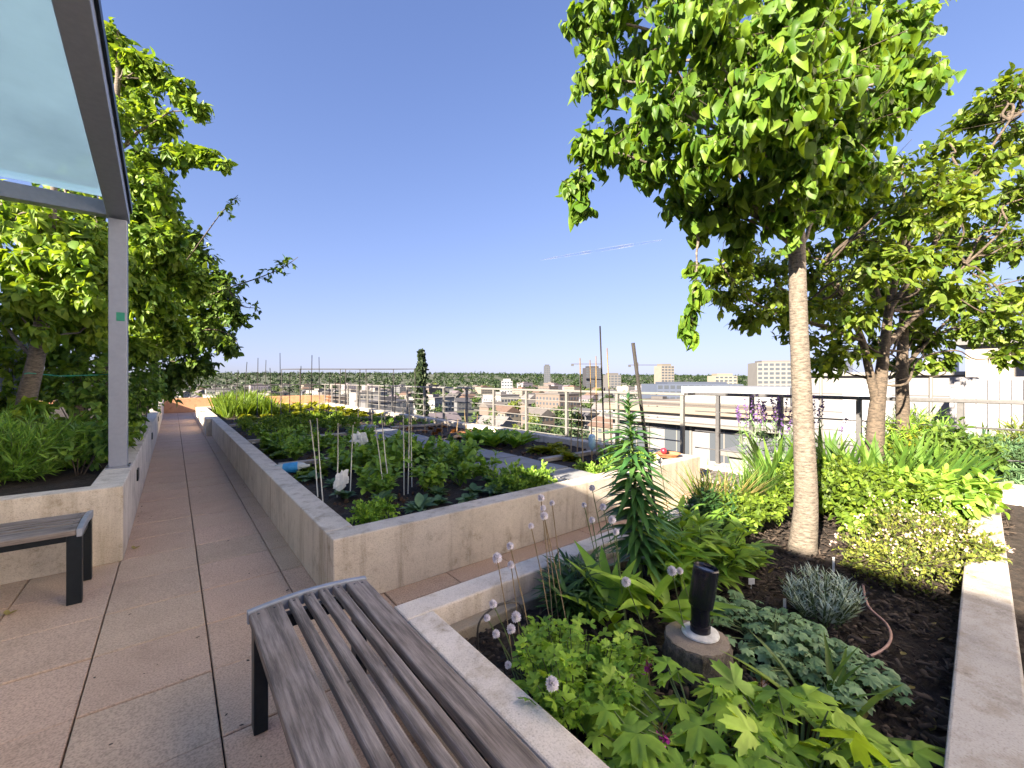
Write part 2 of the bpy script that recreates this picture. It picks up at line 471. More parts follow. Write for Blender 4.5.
def T_chip():
    v = [(-.5, 0, 0), (.5, 0, 0), (.5, 1, 0), (-.5, 1, 0), (-.4, .05, .3), (.4, .05, .3), (.4, .95, .3), (-.4, .95, .3)]
    f = [(4, 5, 6), (4, 6, 7), (0, 1, 5), (0, 5, 4), (1, 2, 6), (1, 6, 5), (2, 3, 7), (2, 7, 6), (3, 0, 4), (3, 4, 7)]
    return np.array(v, float), np.array(f, int)

def T_ico(sub=1, jit=0.18):
    bm = bmesh.new(); bmesh.ops.create_icosphere(bm, subdivisions=sub, radius=1)
    v = np.array([p.co[:] for p in bm.verts]); f = np.array([[q.index for q in p.verts] for p in bm.faces]); bm.free()
    v = v * (1 + jit * (rng.random((len(v), 1)) - 0.5) * 2)
    return v, f

class LV:
    def __init__(s): s.V, s.Fc, s.n = [], [], 0
    def inst(s, tpl, pos, dr, nm, sc):
        tv, tf = tpl
        pos = np.atleast_2d(np.asarray(pos, float)); m = len(pos)
        dr = np.broadcast_to(np.asarray(dr, float), (m, 3)); nm = np.broadcast_to(np.asarray(nm, float), (m, 3))
        y = dr / (np.linalg.norm(dr, axis=1, keepdims=True) + 1e-9)
        x = np.cross(y, nm); l = np.linalg.norm(x, axis=1, keepdims=True)
        x = np.where(l < 1e-4, np.array([1.0, 0, 0]), x / (l + 1e-9))
        z = np.cross(x, y)
        sc = np.asarray(sc, float)
        if sc.ndim == 0: sc = np.full((m, 3), float(sc))
        elif sc.ndim == 1: sc = np.repeat(sc[:, None], 3, 1)
        t = tv[None] * sc[:, None, :]
        P = pos[:, None, :] + t[..., 0:1] * x[:, None] + t[..., 1:2] * y[:, None] + t[..., 2:3] * z[:, None]
        s.V.append(P.reshape(-1, 3))
        s.Fc.append((tf[None] + (np.arange(m) * len(tv))[:, None, None] + s.n).reshape(-1, 3))
        s.n += m * len(tv)
        return s
    def mesh(s, name):
        me = bpy.data.meshes.new(name)
        me.from_pydata(np.concatenate(s.V), [], np.concatenate(s.Fc))
        me.polygons.foreach_set('use_smooth', np.ones(len(me.polygons), bool))
        me.update()
        return me
    def build(s, name, m, parent=None, loc=None):
        return link(name, s.mesh(name), m, parent, loc)

def rv(n, s=1.0): return rng.normal(size=(n, 3)) * s
def unit(a): return a / (np.linalg.norm(a, axis=-1, keepdims=True) + 1e-9)

STICK = T_stick()

HEARTS = None
def spray(lv, tw, c, rad, n_tw, n_leaf, tpl, size, droop=0.5, twig_r=0.003, out=1.0, upn=0.7, start=None):
    """twigs out of a cluster centre, leaves set along each twig"""
    c = np.asarray(c, float); rad = np.broadcast_to(np.asarray(rad, float), (3,))
    d = unit(rv(n_tw))
    rr = rng.random((n_tw, 1)) ** 0.45
    end = c + d * rr * rad
    beg = c + (end - c) * 0.15 if start is None else np.broadcast_to(np.asarray(start, float), end.shape)
    if tw is not None:
        ln = np.linalg.norm(end - beg, axis=1)
        tw.inst(STICK, beg, end - beg, rv(n_tw), np.stack([np.full(n_tw, twig_r), ln, np.full(n_tw, twig_r)], 1))
    t = (0.3 + 0.75 * (np.arange(n_leaf) + rng.random((n_tw, n_leaf))) / n_leaf)
    pos = beg[:, None] + (end - beg)[:, None] * t[..., None]
    tdir = unit(end - beg)[:, None] * np.ones((1, n_leaf, 1))
    side = rv(n_tw * n_leaf).reshape(n_tw, n_leaf, 3)
    dr = tdir * 0.6 * out + side * 0.55 + np.array([0, 0, -droop])
    nm = np.array([0, 0, upn]) + 0.5 * unit(pos - c) + rv(n_tw * n_leaf, 0.35).reshape(n_tw, n_leaf, 3)
    sz = size * (0.5 + 0.75 * rng.random(n_tw * n_leaf))
    sz = np.stack([sz * rng.uniform(.68, 1.1, len(sz)), sz, sz * rng.uniform(.5, 1.6, len(sz))], 1)
    pos, dr, nm = pos.reshape(-1, 3), dr.reshape(-1, 3), nm.reshape(-1, 3)
    if isinstance(tpl, list):
        pick = rng.integers(0, len(tpl), len(pos))
        for q, t_ in enumerate(tpl):
            w_ = pick == q
            if w_.any(): lv.inst(t_, pos[w_], dr[w_], nm[w_], sz[w_])
    else:
        lv.inst(tpl, pos, dr, nm, sz)

def limb_path(a, b, sag=0.12, n=5, j=0.04):
    a, b = np.asarray(a, float), np.asarray(b, float)
    L = np.linalg.norm(b - a)
    p = []
    for i in range(n + 1):
        t = i / n
        q = a + (b - a) * t + np.array([0, 0, sag * L * math.sin(math.pi * t)])
        if 0 < i < n: q = q + rng.normal(size=3) * j * L
        p.append(q)
    return p

# ================================================================== world, sun, camera
SUN_TO = np.array([-0.975, -0.22, 0.0]); SUN_EL = R(24.5)
SUN_TO = SUN_TO / np.linalg.norm(SUN_TO) * math.cos(SUN_EL); SUN_TO[2] = math.sin(SUN_EL)
w = bpy.data.worlds.new('World'); SC.world = w; w.use_nodes = True
nt = w.node_tree
bg = nt.nodes['Background']
sky = nt.nodes.new('ShaderNodeTexSky'); sky.sky_type = 'NISHITA'; sky.sun_disc = False
sky.sun_elevation = SUN_EL
sky.sun_rotation = math.atan2(SUN_TO[0], SUN_TO[1])
sky.altitude = 700; sky.air_density = 1.0; sky.dust_density = 1.1; sky.ozone_density = 2.0
tint = N(nt, 'ShaderNodeMix', data_type='RGBA', blend_type='MULTIPLY')
tint.inputs[0].default_value = 1.0
tint.inputs[7].default_value = (0.70, 0.70, 0.97, 1)
den = N(nt, 'ShaderNodeVectorMath', operation='MULTIPLY_ADD')
den.inputs[1].default_value = (0.24, 0.22, 0.20); den.inputs[2].default_value = (1, 1, 1)
nt.links.new(sky.outputs[0], den.inputs[0])
quo = N(nt, 'ShaderNodeVectorMath', operation='DIVIDE')
nt.links.new(sky.outputs[0], quo.inputs[0]); nt.links.new(den.outputs[0], quo.inputs[1])
nt.links.new(quo.outputs[0], tint.inputs[6])
nt.links.new(tint.outputs[2], bg.inputs['Color'])
bg.inputs['Strength'].default_value = 0.066
sl = bpy.data.lights.new('sun', 'SUN'); sl.energy = 4.1; sl.angle = R(0.5); sl.color = (1.0, 0.86, 0.68)
so = bpy.data.objects.new('sun', sl); COL.objects.link(so)
so.rotation_euler = Vector(SUN_TO).to_track_quat('Z', 'Y').to_euler()
so.location = (-20, -5, 20)
cam = bpy.data.cameras.new('camera'); cam.sensor_width = 36; cam.lens = F_PX / 1024 * 36
cam.shift_y = -4 / 1024 ; cam.clip_start = 0.05; cam.clip_end = 20000
co = bpy.data.objects.new('camera', cam); COL.objects.link(co)
co.location = (0, 0, CAM_H); co.rotation_euler = (R(90), 0, -YAW)
SC.camera = co
SC.view_settings.view_transform = 'Standard'; SC.view_settings.look = 'None'; SC.view_settings.gamma = 1
SC.view_settings.exposure = 2.78
SC.cycles.max_bounces = 6
SC.cycles.transparent_max_bounces = 8
SC.cycles.use_denoising = True

# ================================================================== terrace floor
slab = MB().box(-11, 6.45, -7, 23.3, -19.9, -0.035)
tag(slab.build('terrace_floor', M['joint']), kind='structure')
PX, PY, PXO, PYO = 0.467, 0.49, 0.149, 2.0
pv = MB()
def under(x0, x1, y0, y1):
    for (a, b, c, d) in [(0.95, 5.05, 2.9, 18.8), (-9, -0.5, 4.6, 22.8), (0.9, 5.7, 0.35, 1.55)]:
        if x0 > a and x1 < b and y0 > c and y1 < d: return True
    return False
for i in range(-9, 14):
    for j in range(-8, 44):
        x0 = PXO + i * PX; y0 = PYO + j * PY
        x1, y1 = x0 + PX, y0 + PY
        if x1 > 6.42 or y1 > 23.2 or under(x0, x1, y0, y1): continue
        g, cch = 0.0032, 0.004
        dz = random.uniform(-0.003, 0.003)
        a0, a1, b0, b1 = x0 + g, x1 - g, y0 + g, y1 - g
        v = [(a0, b0, -0.03), (a1, b0, -0.03), (a1, b1, -0.03), (a0, b1, -0.03),
             (a0, b0, -cch + dz), (a1, b0, -cch + dz), (a1, b1, -cch + dz), (a0, b1, -cch + dz),
             (a0 + cch, b0 + cch, dz), (a1 - cch, b0 + cch, dz), (a1 - cch, b1 - cch, dz), (a0 + cch, b1 - cch, dz)]
        f = [(8, 9, 10, 11)] + [(k, (k + 1) % 4, 4 + (k + 1) % 4, 4 + k) for k in range(4)] + [(4 + k, 4 + (k + 1) % 4, 8 + (k + 1) % 4, 8 + k) for k in range(4)]
        pv.add(v, f)
tag(pv.build('pavement', M['paver']), kind='structure')

# ================================================================== planters
def soil_sheet(x0, x1, y0, y1, z, amp, name, m, parent, res=0.05):
    nx, ny = int((x1 - x0) / res) + 1, int((y1 - y0) / res) + 1
    X, Y = np.meshgrid(np.linspace(x0, x1, nx), np.linspace(y0, y1, ny))
    Z = z + amp * (np.sin(X * 7.3 + 1.3 * np.sin(Y * 3)) * 0.4 + np.sin(Y * 5.7 + X) * 0.4) + rng.normal(size=X.shape) * amp * 0.35
    v = np.stack([X, Y, Z], -1).reshape(-1, 3)
    idx = np.arange(nx * ny).reshape(ny, nx)
    f = np.stack([idx[:-1, :-1], idx[:-1, 1:], idx[1:, 1:], idx[1:, :-1]], -1).reshape(-1, 4)
    me = bpy.data.meshes.new(name); me.from_pydata(v, [], f); me.update()
    return link(name, me, m, parent, smooth=True)

WH = 0.425
cp = empty('concrete_planter', (3, 10, 0), label='long concrete raised planter full of vegetable plots in the middle of the terrace', cat='planter')
def wall(b, m, parent, off, bev=0.008, name='wall'):
    o = b.build(name, m, parent, bevel=bev)
    o.location = (-off[0], -off[1], -off[2])
    return o
O = (3, 10, 0)
wall(MB().box(0.76, 5.25, 2.68, 2.86, 0, WH), M['conc'], cp, O)
wall(MB().box(0.76, 0.94, 2.862, 13.0, 0, WH), M['conc'], cp, O)
wall(MB().box(0.64, 0.94, 13.002, 19.0, 0, WH), M['conc'], cp, O)
wall(MB().box(5.05, 5.25, 2.862, 19.0, 0, WH), M['conc'], cp, O)
wall(MB().box(0.942, 5.048, 18.82, 19.0, 0, WH), M['conc'], cp, O)
s = soil_sheet(0.94, 5.05, 2.86, 18.82, 0.32, 0.02, 'soil', M['soil'], cp, 0.07); s.location = (-3, -10, 0)

LH = 0.58
lp = empty('concrete_planter', (-1.5, 12, 0), label='concrete raised bed of trees along the left of the path with small wall lights', cat='planter')
O = (-1.5, 12, 0)
wall(MB().box(-9, -0.30, 4.42, 4.58, 0, LH), M['conc_left'], lp, O)
wall(MB().box(-0.50, -0.30, 4.582, 23.0, 0, LH), M['conc_left'], lp, O)
s = soil_sheet(-3.2, -0.5, 4.58, 23.0, 0.5, 0.02, 'soil', M['soil'], lp, 0.09); s.location = (1.5, -12, 0)
for yy in (5.95, 9.95, 14.2):
    b = MB().box(-0.302, -0.285, yy, yy + 0.16, 0.33, 0.45)
    o = b.build('wall_light', M['steel_dark'], lp, bevel=0.004); o.location = (1.5, -12, 0)

npx = empty('concrete_planter', (3, 1, 0), label='near concrete raised flower bed holding the tree and the bollard light', cat='planter')
O = (3, 1, 0)
sl_ = 0.052
def ny_(x, off=0.0): return 0.138 + sl_ * (x - 1.4) + off
wall(MB().box(0.74, 0.86, -0.6, 1.60, 0, WH), M['conc_near'], npx, O)
wall(MB().box(0.74, 5.9, 1.602, 1.735, 0, WH), M['conc_near'], npx, O)
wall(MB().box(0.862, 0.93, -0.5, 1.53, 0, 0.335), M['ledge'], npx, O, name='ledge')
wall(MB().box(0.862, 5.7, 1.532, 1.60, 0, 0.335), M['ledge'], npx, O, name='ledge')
x0, x1 = 0.862, 5.86
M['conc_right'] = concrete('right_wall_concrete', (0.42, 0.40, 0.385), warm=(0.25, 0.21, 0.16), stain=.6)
p = [(x0, ny_(x0, -0.155), 0), (x1, ny_(x1, -0.155), 0), (x1, ny_(x1), 0), (x0, ny_(x0), 0)]
wall(MB().hexa(p + [(a, b, WH + 0.01) for a, b, _ in p]), M['conc_right'], npx, O)
wall(MB().box(5.87, 6.03, -2.0, 1.6, 0, WH + 0.02), M['conc_right'], npx, O)
s = soil_sheet(0.86, 5.9, -0.1, 1.6, 0.285, 0.018, 'soil', M['soil'], npx, 0.03); s.location = (-3, -1, 0)
# lower bed seen past the right wall
s = soil_sheet(1.5, 5.87, -2.2, -0.05, 0.10, 0.03, 'soil', M['soil_warm'], npx, 0.06); s.location = (-3, -1, 0)

# bark chips over the near bed: nobody could count them
ch = LV(); n = 9000
px = rng.uniform(0.95, 5.6, n); py = rng.uniform(0.12, 1.5, n)
ch.inst(T_chip(), np.stack([px, py, 0.292 + 0.03 * rng.random(n)], 1), np.stack([rng.normal(size=n), rng.normal(size=n), rng.normal(size=n) * 0.25], 1),
        np.array([0, 0, 1.0]) + rv(n, 0.25), np.stack([0.006 + 0.012 * rng.random(n), 0.014 + 0.045 * rng.random(n) ** 2, 0.010 + 0 * px], 1))
tag(ch.build('bark_mulch', M['mulch']), kind='stuff', label='dark bark mulch covering the near flower bed')
cl = LV(); n = 2600
px = rng.uniform(1.0, 5.0, n); py = rng.uniform(2.9, 18.5, n)
cl.inst(T_ico(0, .3), np.stack([px, py, np.full(n, 0.325)], 1), rv(n), rv(n), np.stack([0.008 + 0.02 * rng.random(n)] * 3, 1))
tag(cl.build('soil_clods', M['soil_warm']), kind='stuff', label='crumbled soil clods between the vegetable rows')

# far end wall
ew = MB().box(-4.5, 6.4, 23.02, 23.2, 0, 0.62).build('parapet_wall', M['orange_wall'], bevel=0.01)
tag(ew, 'low orange rendered parapet wall at the far end of the path', 'wall')

# ================================================================== benches
def make_bench(rot_mat):
    t = empty('bench')
    L, W, Hs = 1.75, 0.47, 0.485
    def zc(x): return Hs - 0.018 * ((x - W / 2) / (W / 2)) ** 2
    edges = [(0.0, 0.116), (0.140, 0.177), (0.199, 0.236), (0.258, 0.295), (0.317, 0.354), (0.376, 0.47)]
    for a, b in edges:
        m = MB(); nseg = 4
        top, bot = [], []
        xs = np.linspace(a, b, nseg + 1)
        v = []
        for y in (0.02, L - 0.02):
            for x in xs: v.append((x, y, zc(x)))
            for x in xs: v.append((x, y, zc(x) - 0.034))
        k = nseg + 1
        f = []
        for i in range(nseg):
            f += [(i, i + 1, 2 * k + i + 1, 2 * k + i), (k + i, 3 * k + i, 3 * k + i + 1, k + i + 1),
                  (i, k + i, k + i + 1, i + 1), (2 * k + i, 2 * k + i + 1, 3 * k + i + 1, 3 * k + i)]
        f += [(0, 2 * k, 3 * k, k), (nseg, k + nseg, 3 * k + nseg, 2 * k + nseg)]
        m.add(v, f)
        o = m.build('slat', rot_mat, t, bevel=0.006)
        for xs_ in ([(a + b) / 2] if b - a < .06 else [a + .03, b - .03]):
            for y in (.05, L - .05):
                MB().lathe([(.005, 0), (.005, .0015), (.003, .002)], (xs_, y, zc(xs_) - .0008), 8).build('screw', M['steel_dark'], o)
    for y in (0.0, L):
        # curved end strip
        m = MB(); xs = np.linspace(-0.004, W + 0.004, 13); y0, y1 = (y - 0.008, y + 0.018) if y == 0 else (y - 0.018, y + 0.008)
        v = []
        for x in xs:
            z = zc(min(max(x, 0), W)) + 0.006
            v += [(x, y0, z), (x, y1, z), (x, y1, z - 0.05), (x, y0, z - 0.05)]
        f = []
        for i in range(len(xs) - 1):
            q = 4 * i
            f += [(q + k, q + (k + 1) % 4, q + 4 + (k + 1) % 4, q + 4 + k) for k in range(4)]
        f += [(0, 3, 2, 1), (4 * 12, 4 * 12 + 1, 4 * 12 + 2, 4 * 12 + 3)]
        m.add(v, f); m.build('end_strip', M['steel_edge'], t, bevel=0.003)
        yo = y + 0.03 if y == 0 else y - 0.03
        for x in (0.012, W - 0.062):
            MB().box(x, x + 0.05, yo - 0.035, yo + 0.035, 0.0, zc(x) - 0.04).build('leg', M['steel_dark'], t, bevel=0.004)
        MB().box(0.0635, W - 0.0635, yo - 0.02, yo + 0.02, 0.375, 0.428).build('cross_bar', M['steel_dark'], t, bevel=0.003)
    for x in (0.06, W - 0.085):
        MB().box(x, x + 0.025, 0.067, L - 0.067, 0.385, 0.43).build('side_bar', M['steel_dark'], t, bevel=0.003)
    return t
b1 = make_bench(M['bench_wood'])
b1.location = (0.235, 0.235, 0)
tag(b1, 'weathered grey slatted bench standing by the near flower bed wall', 'bench', 'slatted benches')
b2 = copy_tree(b1)
b2.location = (-0.45, 3.74, 0); b2.rotation_euler = (0, 0, R(90))
tag(b2, 'slatted bench in front of the left tree bed, seen at its end', 'bench', 'slatted benches')

# ================================================================== canopy (glass roof on a post)
cz = 2.9
pg = empty('glass_canopy', (-0.40, 5.41, LH), label='grey framed glass canopy on a square post above the left bench', cat='canopy')
def P(b, name, m, bev=0.006):
    o = b.build(name, m, pg, bevel=bev); o.location = (0.40, -5.41, -LH); return o
P(MB().box(-0.465, -0.335, 5.345, 5.475, LH + 0.012, cz - 0.002), 'post', M['alu'])
P(MB().box(-0.485, -0.315, 5.325, 5.495, LH, LH + 0.012), 'base_plate', M['alu'], 0.002)
for bx_ in (-.475, -.325):
    for by_ in (5.335, 5.485): P(MB().lathe([(.008, LH + .0125), (.008, LH + .02), (.004, LH + .022)], (bx_, by_, 0), 6), 'bolt', M['rail_dark'], 0)
SLP = 0.165
def zt(y): return cz + (5.475 - y) * SLP
def sloped(x0, x1, y0, y1, dz0, dz1):
    return MB().hexa([(x0, y0, zt(y0) + dz0), (x1, y0, zt(y0) + dz0), (x1, y1, zt(y1) + dz0), (x0, y1, zt(y1) + dz0),
                      (x0, y0, zt(y0) + dz1), (x1, y0, zt(y0) + dz1), (x1, y1, zt(y1) + dz1), (x0, y1, zt(y1) + dz1)])
P(sloped(-0.475, -0.325, 1.7, 5.475, 0, 0.17), 'beam', M['alu_dark'])
P(sloped(-4.4, -4.25, 1.7, 5.475, 0, 0.17), 'beam', M['alu_dark'])
P(MB().box(-4.248, -0.477, 5.36, 5.475, cz + 0.022, cz + 0.155), 'beam', M['alu_dark'])
P(sloped(-4.248, -0.477, 1.7, 1.82, 0.015, 0.155), 'beam', M['alu_dark'])
P(sloped(-4.24, -0.485, 1.83, 5.35, 0.157, 0.171), 'glass_panel', M['glass'], 0)
P(sloped(-0.322, -0.305, 1.7, 5.475, 0.10, 0.178), 'gutter_edge', M['steel_dark'], 0.003)
# green tape on post, green string to tree
tp = MB().box(-0.41, -0.352, 5.342, 5.3445, 1.95, 2.03).box(-0.3345, -0.332, 5.36, 5.40, 1.97, 2.03).build('tape', M['green_str'])
tag(tp, 'green tape stuck to the canopy post at head height', 'tape')

# ================================================================== building added on the left to cast the evening shade
ph = empty('shade_block', (-6, 3, 0), label='rooftop building added behind the left bed trees to cast the evening shade', cat='building')
m = MB().box(-10.5, -3.6, -6.5, 12.2, 0.0, 3.28); o = m.build('wall', plain('shade_block_cladding', (0.68, 0.65, 0.60), 0.7), ph); o.location = (6, -3, 0)
m = MB().box(-10.6, -3.5, -6.6, 12.3, 3.282, 3.40); o = m.build('roof', M['alu_dark'], ph, bevel=0.01); o.location = (6, -3, 0)
for yy in np.arange(-5.5, 11.5, 2.0):
    m = MB().box(-3.598, -3.58, yy, yy + 1.2, 0.3, 2.5); o = m.build('window', M['black_gloss'], ph); o.location = (6, -3, 0)
tw_ = empty('bounce_tower', (9, -9, 0), label='tall cream tower added out of view behind the viewpoint to bounce sunlight onto the terrace', cat='building')  # unseen tower, added so its sunlit wall bounces warm light into the shade
cream = plain('bounce_tower_cream', (0.84, 0.78, 0.71), 0.85, noise=.05, scale=2)
MB().box(-2.0, 6, -16, 7.8, 0.0, 17.0).build('wall', cream, tw_)
MB().box(-2.15, 6.15, -16.15, 7.95, 17.002, 17.25).build('roof', M['alu_dark'], tw_, bevel=.02)
for yy in (-12, -8, -4, 0, 4):
    for z in (1.0, 4.4, 7.8, 11.2, 14.4):
        MB().box(-2.02, -2.002, yy, yy + 1.1, z, z + 1.4).build('window', M['black_gloss'], tw_)
# screen panel at the far end of the left bed
sc_ = empty('privacy_screen', (-2.4, 10, 0), label='grey screen with a thin post behind the left trees', cat='screen')
MB().box(-0.9, 0.25, -0.02, 0.02, 0.5, 2.05).build('panel', plain('screen_panel', (0.15, 0.17, 0.20), 0.5), sc_)
MB().box(0.252, 0.30, -0.03, 0.03, 0.5, 2.6).build('post', M['alu_dark'], sc_)
MB().box(-0.95, -0.902, -0.03, 0.03, 0.5, 2.6).build('post', M['alu_dark'], sc_)
sc_.location = (-2.05, 10.0, 0)

# ================================================================== railings
RX, RZ = 6.0, 1.185
rl = empty('railing', (RX, 10, 0), label='long metal railing with horizontal bars along the right edge of the terrace', cat='railing')
def RP(b, n, m, bev=0.003):
    o = b.build(n, m, rl, bevel=bev); o.location = (-RX, -10, 0)
ys = [3.34 + 1.2 * k for k in range(17)]
for y in ys:
    RP(MB().box(RX - 0.03, RX + 0.03, y - 0.025, y + 0.025, 0.0, RZ - 0.022), 'post', M['rail'])
RP(MB().box(RX - 0.035, RX + 0.035, 3.30, 23.1, RZ - 0.02, RZ + 0.02), 'top_rail', M['rail'], 0.008)
for z in (0.30, 0.47, 0.64, 0.81, 0.98):
    RP(MB().tube([(RX, 3.34, z), (RX, 23.1, z)], 0.011, 6), 'bar', M['rail'], 0)
r2 = empty('railing', (6.3, 1, 0), label='darker grey railing on the right behind the flower bed', cat='railing')
def RP2(b, n, m=None, bev=0.003):
    o = b.build(n, m or M['rail_dark'], r2, bevel=bev); o.location = (-6.3, -1, 0)
RX2 = 6.3
for y in (2.95, 2.48, 2.12, 1.30, 0.48, -0.4, -1.3):
    RP2(MB().box(RX2 - 0.03, RX2 + 0.03, y - 0.025, y + 0.025, 0.0, RZ - 0.022), 'post')
RP2(MB().box(RX2 - 0.035, RX2 + 0.035, -3.5, 3.32, RZ - 0.02, RZ + 0.022), 'top_rail', None, 0.008)
RP2(MB().box(6.037, RX2 - 0.037, 3.28, 3.32, RZ - 0.02, RZ + 0.02), 'top_rail')
for z in (0.36, 0.62, 0.92):
    RP2(MB().tube([(RX2, -3.5, z), (RX2, 3.3, z)], 0.010, 6), 'bar', None, 0)
r3 = empty('railing', (1, 23.1, 0), label='dark thin railing on the parapet at the far end of the path', cat='railing')
for x in np.arange(-4.2, 6.0, 1.2):
    MB().box(x - 0.02, x + 0.02, -0.02, 0.02, 0.622, 1.15).build('post', M['rail_dark'], r3).location = (-1, 0, 0)
MB().box(-4.3, 5.94, -0.03, 0.03, 1.152, 1.19).build('top_rail', M['rail_dark'], r3).location = (-1, 0, 0)
for z in (0.80, 0.97):
    MB().tube([(-4.3, 0, z), (5.94, 0, z)], 0.007, 6).build('bar', M['rail_dark'], r3).location = (-1, 0, 0)
kb = MB().box(6.05, 6.42, -6.9, 23.0, 0.0, 0.16).build('kerb', M['conc'], bevel=0.01)
tag(kb, kind='structure')
dk = empty('deck_grating', (5.6, 2.1, 0), label='slatted deck strip between the planter corner and the railing', cat='grating')
for k in range(14):
    y = 1.8 + k * 0.105
    MB().box(-0.30, 0.34, y - 2.1, y - 2.1 + 0.07, 0.10, 0.135).build('slat', M['bench_wood_x'], dk, bevel=0.003)

# ================================================================== trees
def tube_mesh(paths, name, m, parent, n=8, loc=None):
    b = MB()
    for pts, rad in paths: b.tube(pts, rad, n, smooth=n > 5)
    return b.build(name, m, parent, smooth=True, loc=loc)

HEART = T_leaf(0.78, 'heart', 0.24, 0.34, 6, 0.12)
HEARTS = [HEART, T_leaf(0.66, 'heart', 0.42, 0.55, 6, 0.14), T_leaf(0.86, 'heart', -0.14, 0.22, 6, 0.10), T_leaf(0.6, 'oval', 0.5, 0.42, 6, 0.12), T_leaf(0.7, 'heart', 0.7, 0.75, 6, 0.12)]
OVAL = T_leaf(0.58, 'oval', 0.25, 0.22, 4)
OVALS = [OVAL, T_leaf(0.5, 'oval', 0.45, 0.5, 4), T_leaf(0.66, 'oval', -0.1, 0.15, 4)]
OVAL_L = T_leaf(0.62, 'oval', 0.2, 0.2, 3)

def lf_any(c, tp):
    return min(tp[1:], key=lambda q: abs((c[2] - q[2]) - 0.45 * np.linalg.norm((c - q)[:2])))
def tree(name, label, base, trunk_pts, trunk_r, clusters, leafm, barkm, tpl, size, ntw, nlf, droop, group=None, forks=None, twig_r=0.003, cat='tree', trunk_n=14, limb_r=0.026, second=None, limb_from=None):
    base = np.asarray(base, float)
    root = empty(name, base, label=label, cat=cat, group=group)
    tp_ = [np.asarray(p, float) for p in trunk_pts]
    tube_mesh([([p - base for p in tp_], trunk_r)], 'trunk', barkm, root, trunk_n)
    lv, tw = LV(), LV()
    limbs = []
    top = tp_[-1]
    for i, (c, r) in enumerate(clusters):
        c = np.asarray(c, float)
        # join the limb somewhere on the upper trunk, below the cluster
        if limb_from is not None: k = limb_from(c, tp_)
        else: k = lf_any(c, tp_)
        if float(np.max(r)) < .17 and i > 0:
            k = min((np.asarray(q, float) for q, _ in clusters[:i]), key=lambda q: np.linalg.norm(q - c))
        L = np.linalg.norm(c - k)
        if L > 0.08:
            limbs.append(([q - base for q in limb_path(k, c, 0.12, 6, 0.018)], list(np.linspace(limb_r * (0.6 + 0.25 * L), 0.005, 7))))
        rm = float(np.max(r)); k_ = max(5, int(ntw * min(1.0, (rm / .28) ** 1.7)))
        spray(lv, tw, c - base, r, k_, nlf, tpl, size, droop, twig_r)
    if limbs: tube_mesh(limbs, 'branches', barkm, root, 7)
    tag(tw.build('twigs', M['twig'], root), kind='stuff')
    lv.build('crown', leafm, root)
    return root

# ---- near tree with large hanging leaves
tb = np.array([3.13, 0.93, 0.26]); dT = 2.66
tpts = [tb, tb + (0, 0, 0.06), at(806, 500, dT), at(803, 420, dT + .01), at(799, 330, dT + .01), at(797, 250, dT + .02), at(796, 190, dT + .02), at(795, 120, dT + .03), at(792, 50, dT + .04), at(788, -40, dT + .05), at(785, -130, dT + .05)]
trad = [0.110, 0.080, 0.064, 0.056, 0.050, 0.046, 0.041, 0.035, 0.028, 0.02, 0.012]
cl_ = []
for x, y, dd, r in [(590, 25, .0, .22), (600, 75, -.15, .24), (590, 150, 0, .20), (575, 185, .05, .14), (580, 205, .0, .10), (625, 140, .2, .25), (640, 60, .25, .28), (660, 110, -.4, .30), (650, 165, .1, .20),
                    (690, 30, -.55, .32), (700, 90, .55, .34), (700, 160, -.35, .30), (700, 215, .05, .20), (680, 200, .3, .18), (735, 200, -.1, .24), (740, 235, .1, .15), (745, 130, -.65, .32), (745, 50, -.2, .36), (760, 130, .5, .36),
                    (790, 90, -.75, .34), (800, 160, -.45, .28), (800, 30, .6, .38), (810, 200, .25, .24), (790, 215, -.25, .20), (840, 60, -.5, .34), (845, 130, -.15, .32), (850, 170, .3, .28), (835, 205, .35, .20),
                    (890, 95, .1, .28), (885, 40, .45, .30), (905, 20, -.1, .26), (915, 80, -.2, .20), (930, 70, .2, .17), (735, -20, .1, .40), (830, -40, -.1, .42), (780, -110, .0, .42), (670, -30, .1, .34), (900, -40, .2, .32),
                    (620, -10, -.1, .26), (870, 105, .8, .26), (730, 90, 1.0, .26), (820, 100, 1.1, .30), (700, -10, .9, .3), (795, 25, -.5, .28), (790, 60, -.45, .26), (800, 110, -.45, .26), (785, 150, -.35, .24), (697, 265, -.1, .08), (695, 290, -.1, .11), (692, 315, -.1, .11), (690, 332, -.1, .06)]:
    cl_.append((at(x, y, dT + dd * 0.8), np.array([r, r, r * 0.9]) * 0.92))
def lf_near(c, tp):
    best = min(tp[5:], key=lambda q: abs((c[2] - q[2]) - 0.55 * np.linalg.norm((c - q)[:2])))
    return best
near_tree = tree('leafy_tree', 'slender pale trunked tree with big hanging leaves rising from the near bed', tb, tpts, trad, cl_, M['lf_tree'], M['bark_pale'],
                 HEARTS, 0.080, 60, 8, 1.3, limb_from=lf_near, limb_r=0.020, trunk_n=16)

